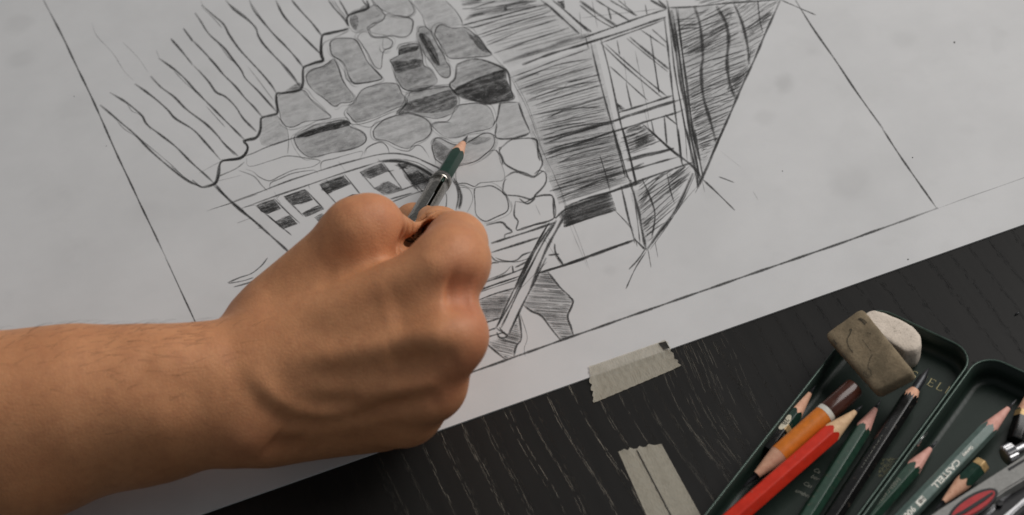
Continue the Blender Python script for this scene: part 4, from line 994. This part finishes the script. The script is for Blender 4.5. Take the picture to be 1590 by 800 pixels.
def ellipse(cx, cy, a_, b_, rot, n=28):
    c_, s_ = math.cos(math.radians(rot)), math.sin(math.radians(rot))
    return [(cx + a_ * math.cos(t) * c_ - b_ * math.sin(t) * s_, cy + a_ * math.cos(t) * s_ + b_ * math.sin(t) * c_) for t in [i * 2 * math.pi / n for i in range(n)]]
slab('inset_edge', ellipse(1511, 784, 44, 16.5, -31), zt2 - .001, zt2 + .00035, DARKP, tool, .0002)
slab('inset', ellipse(1511, 784, 42, 14.5, -31), zt2 - .0004, zt2 + .0008, REDP, tool, .0006)
slab('inset_groove', [(1478, 806), (1500, 796), (1530, 777), (1543, 766), (1541, 763), (1525, 773), (1495, 792), (1474, 803)], zt2, zt2 + .0011, DARKP, tool, .0001)
slab('slot', [(1565, 727), (1585, 715), (1602, 705), (1604, 708), (1588, 718), (1567, 731)], zt2 - .0003, zt2 + .0002, DARKP, tool, .0001)
slab('arm', [(1508, 812), (1550, 775), (1600, 735), (1640, 705), (1660, 740), (1610, 778), (1570, 812), (1550, 830)], .004, zt2 - .0045, DARKP, tool, .0004)
slab('chrome_bar', [(1512, 808), (1545, 778), (1590, 742), (1593, 746), (1548, 784), (1518, 812)], zt2 - .005, zt2 - .0036, CHR, tool, .0003)
slab('chrome_bar', [(1548, 808), (1570, 790), (1600, 764), (1604, 769), (1574, 796), (1554, 814)], zt2 - .005, zt2 - .0030, CHR, tool, .0004)
slab('chrome_bar', [(1527, 795), (1540, 784), (1546, 790), (1533, 803)], zt2 - .005, zt2 - .0040, CHR, tool, .0002)
bm = bmesh.new(); bmesh.ops.create_cone(bm, cap_ends=True, segments=18, radius1=.0011, radius2=.0011, depth=.001, matrix=Matrix.Translation(P(1552, 782, zt2 - .0036)))
bm_obj('screw', bm, DARKP, tool)
# knurled screw
kc, kd = P(1570, 704, .0125), (P(1590, 694, .0125) - P(1570, 704, .0125)).normalized()
vs, fs = [], []; n = 36; s1 = kd.cross(Vector((0, 0, 1))).normalized(); s2 = s1.cross(kd)
for s, rr in ((-.0026, .0026), (-.0022, .0034), (.0008, .0034), (.0012, .0028), (.0012, .0016), (.0050, .0016)):
    for k in range(n):
        a_ = 2 * math.pi * k / n; q = rr * (1 - (.09 if (k % 2 and rr > .003) else 0)); vs.append(kc + kd * s + (s1 * math.cos(a_) + s2 * math.sin(a_)) * q)
for k in range(5):
    for j in range(n): fs.append((k * n + j, k * n + (j + 1) % n, (k + 1) * n + (j + 1) % n, (k + 1) * n + j))
fs.append(tuple(reversed(range(n))))
mesh_obj('knurled_screw', vs, fs, CHR, tool)

# small dark crumb on the table
bm = bmesh.new(); bmesh.ops.create_icosphere(bm, subdivisions=1, radius=1, matrix=Matrix.Translation(P(1579, 487, .0004)) @ Matrix.Rotation(.2, 4, 'Z') @ Matrix.Diagonal((.0010, .0004, .0004, 1)))
tag(bm_obj('crumb', bm, DARKP), 'tiny dark eraser crumb on the black table', 'crumb')

# ---------------------------------------------------------------- the drawing hand and forearm: one smooth implicit surface, polygonised
class Field:
    def __init__(s, lo, hi, h):
        s.lo = np.array(lo); s.h = h; s.n = np.ceil((np.array(hi) - s.lo) / h).astype(int) + 1
        s.d = np.full(s.n, 0.05, np.float32)
        s.ax = [s.lo[i] + h * np.arange(s.n[i]) for i in range(3)]
    def cone(s, a, b, ra, rb, k, flat=None):
        """smooth-unite a tapered capsule; k = blend width"""
        a, b = np.array(a, float), np.array(b, float); m = max(ra, rb) + k + 0.006
        i0 = np.clip(np.floor((np.minimum(a, b) - m - s.lo) / s.h).astype(int), 0, s.n - 1); i1 = np.clip(np.ceil((np.maximum(a, b) + m - s.lo) / s.h).astype(int) + 1, 1, s.n)
        sl = tuple(slice(i0[i], i1[i]) for i in range(3))
        X, Y, Z = np.meshgrid(*[s.ax[i][sl[i]].astype(np.float32) for i in range(3)], indexing='ij')
        ab = b - a; L2 = ab @ ab + 1e-12
        px, py, pz = X - a[0], Y - a[1], Z - a[2]
        t = np.clip((px * ab[0] + py * ab[1] + pz * ab[2]) / L2, 0, 1)
        dd = np.sqrt((px - ab[0] * t) ** 2 + (py - ab[1] * t) ** 2 + (pz - ab[2] * t) ** 2) - (ra + (rb - ra) * t)
        cur = s.d[sl]; hh = np.maximum(k - np.abs(cur - dd), 0) / k
        s.d[sl] = np.minimum(cur, dd) - hh * hh * k * .25
    def carve(s, a, b, ra, rb, k):
        """smooth-subtract a tapered capsule"""
        keep = s.d; s.d = np.full_like(keep, 1.0); s.cone(a, b, ra, rb, 1e-4); c = -s.d; s.d = keep
        h_ = np.maximum(k - np.abs(keep - c), 0) / k
        s.d = np.maximum(keep, c) + h_ * h_ * k * .25
    def surface(s):
        d = s.d; ins = d < 0
        c = ins[:-1, :-1, :-1].astype(np.int8).copy() * 0
        for i in (0, 1):
            for j in (0, 1):
                for k in (0, 1): c = c + ins[i:i + d.shape[0] - 1, j:j + d.shape[1] - 1, k:k + d.shape[2] - 1]
        act = (c > 0) & (c < 8); idx = -np.ones(act.shape, np.int64); cells = np.argwhere(act); idx[act] = np.arange(len(cells))
        acc = np.zeros((len(cells), 3)); cnt = np.zeros(len(cells))
        corners = [(i, j, k) for i in (0, 1) for j in (0, 1) for k in (0, 1)]
        for p in corners:
            for ax_ in range(3):
                if p[ax_]: continue
                q = list(p); q[ax_] = 1
                da = d[tuple((cells + p).T)]; db = d[tuple((cells + q).T)]; m = (da < 0) != (db < 0)
                t = np.where(m, da / (da - db + 1e-12), 0)
                pt_ = np.array(p)[None] + np.zeros((len(cells), 3)); pt_[:, ax_] += t
                acc[m] += pt_[m]; cnt[m] += 1
        v = s.lo + (cells + acc / cnt[:, None]) * s.h
        faces = []
        for ax_ in range(3):
            sl0 = [slice(None)] * 3; sl1 = [slice(None)] * 3; sl0[ax_] = slice(0, -1); sl1[ax_] = slice(1, None)
            A, B = ins[tuple(sl0)], ins[tuple(sl1)]; e = np.argwhere(A != B); u, w = [(1, 2), (2, 0), (0, 1)][ax_]
            ok = (e[:, u] > 0) & (e[:, w] > 0) & (e[:, u] < d.shape[u] - 1) & (e[:, w] < d.shape[w] - 1); e = e[ok]
            def at(du, dw):
                q = e.copy(); q[:, u] += du; q[:, w] += dw; return idx[tuple(q.T)]
            f = np.stack([at(-1, -1), at(0, -1), at(0, 0), at(-1, 0)], 1)
            flip = ~A[tuple(e.T)]; f[flip] = f[flip][:, ::-1]; faces.append(f)
        return v, np.concatenate(faces)
    def sample(s, p):
        q = (np.asarray(p) - s.lo) / s.h; i = np.clip(np.floor(q).astype(int), 0, s.n - 2); f = q - i; out = 0
        for a in (0, 1):
            for b_ in (0, 1):
                for c in (0, 1):
                    w = (f[..., 0] if a else 1 - f[..., 0]) * (f[..., 1] if b_ else 1 - f[..., 1]) * (f[..., 2] if c else 1 - f[..., 2])
                    out = out + w * s.d[i[..., 0] + a, i[..., 1] + b_, i[..., 2] + c]
        return out
mm = lambda px, py, z: P(px, py, z / 1000.0)
def bone(F, a, b, ra, rb, k): F.cone(mm(*a), mm(*b), ra / 1000, rb / 1000, k / 1000)
pl = [mm(-260, 760, 10), mm(-260, 500, 70), mm(820, 300, 80), mm(820, 720, 0), mm(0, 300, 0), mm(400, 250, 20)]
lo = np.min(np.array(pl), 0) - .03; hi = np.max(np.array(pl), 0) + .03; lo[2] = -.004; hi[2] = .105
F = Field(lo, hi, 0.0013)
HAND_BONES = [
 # forearm: radius side and ulna side
 ((-300, 638, 48), (20, 636, 45), 25, 21.5, 14), ((20, 636, 45), (130, 619, 45.5), 21.5, 20, 14), ((130, 619, 45.5), (250, 607, 46), 20, 17.5, 14), ((250, 607, 46), (380, 578, 46), 17.5, 15, 14),
 ((-300, 725, 32), (20, 702, 28), 25, 20.5, 16), ((20, 702, 28), (230, 658, 29), 20.5, 15.5, 16), ((230, 658, 29), (375, 645, 32), 15.5, 12.5, 14),
 ((372, 674, 28), (394, 674, 28), 9, 8.6, 8),                                            # head of the ulna
 ((370, 600, 40), (470, 565, 46), 17, 15, 14),                                           # carpus
 # back of the hand: it rises from the wrist to the knuckles
 ((425, 540, 50), (684, 429, 73), 13, 10.6, 8), ((430, 572, 44), (688, 522, 63), 13, 10.2, 10), ((430, 607, 36), (662, 596, 46), 13, 9.8, 10), ((430, 640, 29), (630, 636, 31), 12.5, 9.8, 10),
 ((425, 655, 20), (590, 644, 20), 13.5, 12, 9), ((450, 575, 29), (640, 560, 38), 15, 15, 9), ((500, 500, 46), (620, 464, 56), 12, 11, 6),
 # thumb: base, first joint, then away under the index finger
 ((413, 512, 41), (556, 362, 71), 13.8, 10.2, 8), ((556, 362, 71), (577, 353, 71), 10.2, 9.4, 7), ((577, 353, 71), (648, 398, 28), 9.2, 9.0, 4), ((648, 398, 28), (672, 374, 18), 9, 8, 4),
 ((450, 505, 43), (540, 430, 46), 12, 9, 7), ((440, 505, 46), (552, 416, 59), 11, 8, 13),
]
for a in HAND_BONES: bone(F, *a)
FINGERS = [
 [((703, 406, 72), (704, 404, 71.5), 10.4, 10.4, 9), ((704, 404, 71.5), (708, 378, 67), 10, 9.4, 6), ((708, 378, 67), (682, 362, 32), 9.2, 8.4, 4), ((682, 362, 32), (642, 346, 22), 8.2, 7.2, 4)],
 [((697, 522, 62), (699, 522, 61), 10, 9.8, 9), ((699, 522, 61), (694, 502, 30), 9.6, 9.2, 6), ((694, 502, 30), (640, 472, 14), 9.2, 8.4, 4)],
 [((666, 596, 45), (668, 596, 44), 9.4, 9.4, 9), ((668, 596, 44), (664, 566, 17), 9.0, 9, 6), ((664, 566, 17), (606, 540, 10), 8.8, 8, 4)],
 [((630, 636, 30), (632, 636, 29), 9.4, 9.2, 8), ((632, 636, 29), (640, 614, 11.5), 8.8, 8.6, 6), ((640, 614, 11.5), (584, 594, 9.5), 8.4, 7.6, 4)],
]
for fg in FINGERS:
    for a in fg: bone(F, *a)
# the gap between thumb and index finger that the holder slips into
for dz in (67, 60, 53, 46, 39, 32):
    for (xa, ya, ra_), (xb, yb, rb_) in (((594, 374, 1.8), (632, 378, 3.4)), ((632, 378, 3.4), (668, 360, 3.9)), ((668, 360, 3.9), (684, 346, 3.2))):
        F.carve(mm(xa, ya, dz), mm(xb, yb, dz), ra_ / 1000, rb_ / 1000, .003)
V_, Fq = F.surface()
# surface normals from the field
def grad(p, e=0.0012):
    g = np.stack([F.sample(p + np.eye(3)[i] * e) - F.sample(p - np.eye(3)[i] * e) for i in range(3)], -1); return g / (np.linalg.norm(g, axis=-1)[..., None] + 1e-12)
# even the mesh out, keeping it on the surface
E2 = np.concatenate([Fq[:, [0, 1]], Fq[:, [1, 2]], Fq[:, [2, 3]], Fq[:, [3, 0]]])
for it in range(5):
    s_ = np.zeros_like(V_); c_ = np.zeros(len(V_))
    np.add.at(s_, E2[:, 0], V_[E2[:, 1]]); np.add.at(c_, E2[:, 0], 1); np.add.at(s_, E2[:, 1], V_[E2[:, 0]]); np.add.at(c_, E2[:, 1], 1)
    V_ = V_ * .4 + .6 * s_ / c_[:, None]
    V_ = V_ - grad(V_) * F.sample(V_)[:, None] * .7
Nn = grad(V_)
CAMP = np.array(cam.matrix_world.translation)
def hit(px, py):
    """first point of the skin under a photo position"""
    d = _n(np.array(P(px, py, 0.0)) - CAMP); t = CAM_D * .72
    for _ in range(400):
        v = float(F.sample((CAMP + d * t)[None])[0])
        if v < 0.0002: break
        t += max(v * .6, .0004)
        if t > CAM_D * 1.3: break
    return CAMP + d * t
disp = np.zeros(len(V_)); red = np.zeros(len(V_)); dark = np.zeros(len(V_))
def along(path, closed=False):
    q = np.array([hit(*c) for c in path]); best = np.full(len(V_), 9.0); tt = np.zeros(len(V_))
    n = max(1, len(q) - 1)
    if len(q) == 1: return np.linalg.norm(V_ - q[0], axis=1), tt + .5
    for i in range(n):
        a, b = q[i], q[i + 1]; ab = b - a; t = np.clip(((V_ - a) @ ab) / (ab @ ab + 1e-12), 0, 1); d = np.linalg.norm(V_ - a - t[:, None] * ab, axis=1)
        u = d < best; best[u] = d[u]; tt[u] = (i + t[u]) / n
    return best, tt
def ridge(path, amp, sig, fade=True):
    global disp
    d, t = along(path); w = np.exp(-(d / sig) ** 2 / 2)
    if fade: w = w * np.clip(np.minimum(t, 1 - t) * 5 + .25, 0, 1)
    disp += amp / 1000 * w if True else 0
def ridge_mm(path, amp, sig, fade=True): ridge(path, amp, sig / 1000, fade)
# extensor tendons, veins, knuckle caps, hollows
ridge_mm([(470, 505), (560, 465), (640, 425), (690, 395)], 0.9, 3.2)
ridge_mm([(470, 560), (560, 545), (650, 528), (705, 515)], 1.7, 2.8)
ridge_mm([(470, 610), (560, 608), (640, 600), (690, 588)], 1.3, 2.6)
ridge_mm([(470, 650), (560, 655), (640, 648)], 0.6, 2.8)
ridge_mm([(600, 572), (660, 560), (715, 552)], -1.3, 3.6); ridge_mm([(600, 490), (660, 470), (725, 455)], -1.6, 5.0); ridge_mm([(590, 635), (640, 628), (690, 618)], -1.1, 3.2)
ridge_mm([(375, 588), (410, 632), (450, 655), (500, 658), (560, 648), (620, 628), (680, 603)], -1.1, 2.4)     # groove under the raised vein
ridge_mm([(388, 575), (425, 618), (470, 640), (530, 640), (600, 618), (660, 592)], 1.0, 2.4)                  # vein
ridge_mm([(200, 560), (240, 590), (275, 610), (330, 612)], -1.0, 6.0); ridge_mm([(230, 545), (300, 560), (360, 552)], 0.6, 6.0)
ridge_mm([(415, 688), (440, 694), (470, 696)], -1.8, 4.0); ridge_mm([(388, 684)], 1.6, 5.0)
ridge_mm([(500, 402), (545, 407), (590, 394)], -0.7, 5.0)
ridge_mm([(400, 470), (460, 440), (520, 412)], -1.0, 7.0); ridge_mm([(690, 447), (738, 462)], -3.2, 4.2)
ridge_mm([(715, 372)], .9, 6.0); ridge_mm([(738, 525)], .8, 5.0); ridge_mm([(712, 598)], .6, 4.5)
ridge_mm([(545, 335), (575, 318), (605, 325)], .5, 4.0); ridge_mm([(470, 618), (520, 622), (560, 615)], -1.0, 4.0); ridge_mm([(440, 520), (520, 490), (600, 455)], -.7, 3.0); ridge_mm([(600, 545), (650, 540)], -.5, 3.0)
ridge_mm([(480, 690), (560, 680), (640, 668)], -.5, 4.0)
def blush(path, k, sig, arr):
    d, t = along(path); arr += k * np.exp(-(d / (sig / 1000)) ** 2 / 2)
blush([(722, 425), (738, 445)], .7, 6, red); blush([(735, 480), (748, 530), (735, 560)], .8, 7, red); blush([(705, 610)], .6, 8, red); blush([(388, 690)], .55, 8, red); blush([(575, 315), (620, 335)], .5, 8, red); blush([(660, 360), (700, 350)], .35, 10, red)
V2 = V_ + Nn * disp[:, None]
V2[:, 2] = np.maximum(V2[:, 2], PZ + .0002)
def mat_skin():
    t = NT('skin'); c = t.coord()
    rd = t.n('ShaderNodeAttribute', attribute_name='blush').outputs['Fac']
    n1 = t.noise(c, 45.0, 4.0, 0.6); n2 = t.noise(c, 260.0, 4.0, 0.6); n3 = t.noise(c, 1100.0, 3.0, 0.6)
    col = t.mix(t.ramp(n1, 0.3, 0.7), (0.70, 0.325, 0.155), (0.60, 0.265, 0.122))
    col = t.mix(t.math('MULTIPLY', t.ramp(n2, 0.4, 0.72), 0.35), col, (0.46, 0.185, 0.09))
    col = t.mix(t.math('MULTIPLY', rd, 0.5, clamp=True), col, (0.50, 0.165, 0.09))
    col = t.mix(t.math('MULTIPLY', t.ramp(n3, 0.5, 0.75), 0.15), col, (0.36, 0.16, 0.085))
    t.set(Base_Color=col, Roughness=t.math('ADD', 0.47, t.math('MULTIPLY', n2, 0.14)))
    t.b.inputs['Subsurface Weight'].default_value = 0.12; t.b.inputs['Subsurface Radius'].default_value = (0.004, 0.0016, 0.0008); t.b.inputs['Subsurface Scale'].default_value = 1.0
    t.b.inputs['Specular IOR Level'].default_value = 0.35
    vo = t.n('ShaderNodeTexVoronoi', feature='DISTANCE_TO_EDGE'); t.put(vo.inputs['Vector'], t.coord(1, 1, 1)); vo.inputs['Scale'].default_value = 850.0
    cells = t.ramp(vo.outputs['Distance'], 0.0, 0.18)
    h = t.math('ADD', t.math('MULTIPLY', cells, 0.5), t.math('ADD', t.math('MULTIPLY', n3, 0.5), t.math('MULTIPLY', n2, 1.3)))
    t.bump(h, 0.30, 0.00035)
    return t.m
SKIN = mat_skin()
base = Vector(hit(600, 690)); base.z = PZ
person = empty('person', tuple(base))
tag(person, 'bare right forearm and fist drawing with a short green pencil on the sheet', 'person')
me_o = mesh_obj('body', V2, [tuple(int(i) for i in f) for f in Fq], SKIN, person, True, attr={'blush': np.clip(red, 0, 1.2).astype(np.float32)})
# fine dark hairs on the forearm
hv, hf = [], []
sel = np.where((V2[:, 2] > .02))[0]
cand = rng.choice(sel, 9000)
d_f, t_f = along([(-40, 540), (150, 535), (270, 522)])
arm_dir = _n(np.array(mm(380, 560, 45)) - np.array(mm(0, 600, 45)))
d_g, t_g = along([(-40, 640), (120, 620), (240, 600)])
cnt_ = 0
top_sil = np.array(VIEWY)
for i in cand:
    w = 1.0 * math.exp(-(d_f[i] / .013) ** 2) + .07 * math.exp(-(d_g[i] / .02) ** 2)
    if random.random() > w * .45: continue
    p = V2[i]; nrm = Nn[i]; cnt_ += 1
    tdir = _n(arm_dir * random.uniform(.7, 1.1) + np.array([0, 0, 1]) * random.uniform(-.5, .25) + rng.normal(0, .22, 3)); tdir = _n(tdir - nrm * (tdir @ nrm) * .9)
    ln = random.uniform(.004, .009); side = _n(np.cross(tdir, np.array(TOCAM))) * .000032
    b0 = len(hv)
    for k in range(5):
        u = k / 4; q = p + tdir * ln * u + nrm * (.0011 * math.sin(u * 2.2) + .00005); hv.append(q - side * (1 - u * .8)); hv.append(q + side * (1 - u * .8))
    for k in range(4): a = b0 + k * 2; hf.append((a, a + 1, a + 3, a + 2))
hair = mesh_obj('arm_hair', hv, hf, simple('dark_hair', (0.03, 0.02, 0.014), .5), person); hair['kind'] = 'stuff'

# ---------------------------------------------------------------- the pencil in the hand: short stub in a metal holder, its point on the paper
tipP = P(726, 211, PZ + .0002); endP = P(640, 357, .036)
hp = empty('pencil', tuple(tipP)); tag(hp, 'short green pencil in a metal holder gripped by the hand', 'pencil')
d_ = (endP - tipP).normalized(); Lp = (endP - tipP).length
stub_end = tipP + d_ * (Lp * .50)
_, fh = pencil('pencil', '', tipP, tipP + d_ * (Lp * .56), .0031, GREEN, CEDAR, roll=.15, cone=.0215, root=hp, lead_r=.0012)
# holder: clamp ring, slit sleeve
CHROME = simple('worn_nickel', (0.30, 0.28, 0.25), 0.22, .25, 900, metal=1.0)
A_, ax_, s1_, s2_, _l = fh
def revolve(profile, m, name, parent, gap=None, n=40):
    vs, fs = [], []
    for s, rr in profile:
        for k in range(n):
            t_ = 2 * math.pi * k / n; vs.append(A_ + ax_ * s + (s1_ * math.cos(t_) + s2_ * math.sin(t_)) * rr)
    for i in range(len(profile) - 1):
        for k in range(n):
            q = (k + 1) % n
            mid = 2 * math.pi * (k + .5) / n
            if gap and any(abs((mid - g + math.pi) % (2 * math.pi) - math.pi) < .13 for g in gap) and i in (1, 2, 3): continue
            fs.append((i * n + k, i * n + q, (i + 1) * n + q, (i + 1) * n + k))
    return mesh_obj(name, vs, fs, m, parent, True)
s0 = Lp * .50
th_cam = math.atan2((TOCAM + VIEWX * .25).dot(s2_), (TOCAM + VIEWX * .25).dot(s1_))
revolve([(s0, .0032), (s0 + .0002, .0035), (s0 + .010, .0036), (s0 + .022, .0036), (s0 + .030, .0036), (s0 + .038, .0036), (s0 + .047, .0035), (s0 + .048, .0016)], CHROME, 'holder', hp, gap=(th_cam, th_cam + math.pi))
revolve([(s0 - .0005, .0033), (s0 - .0002, .0038), (s0 + .0030, .00385), (s0 + .0033, .0035)], CHROME, 'clamp_ring', hp)
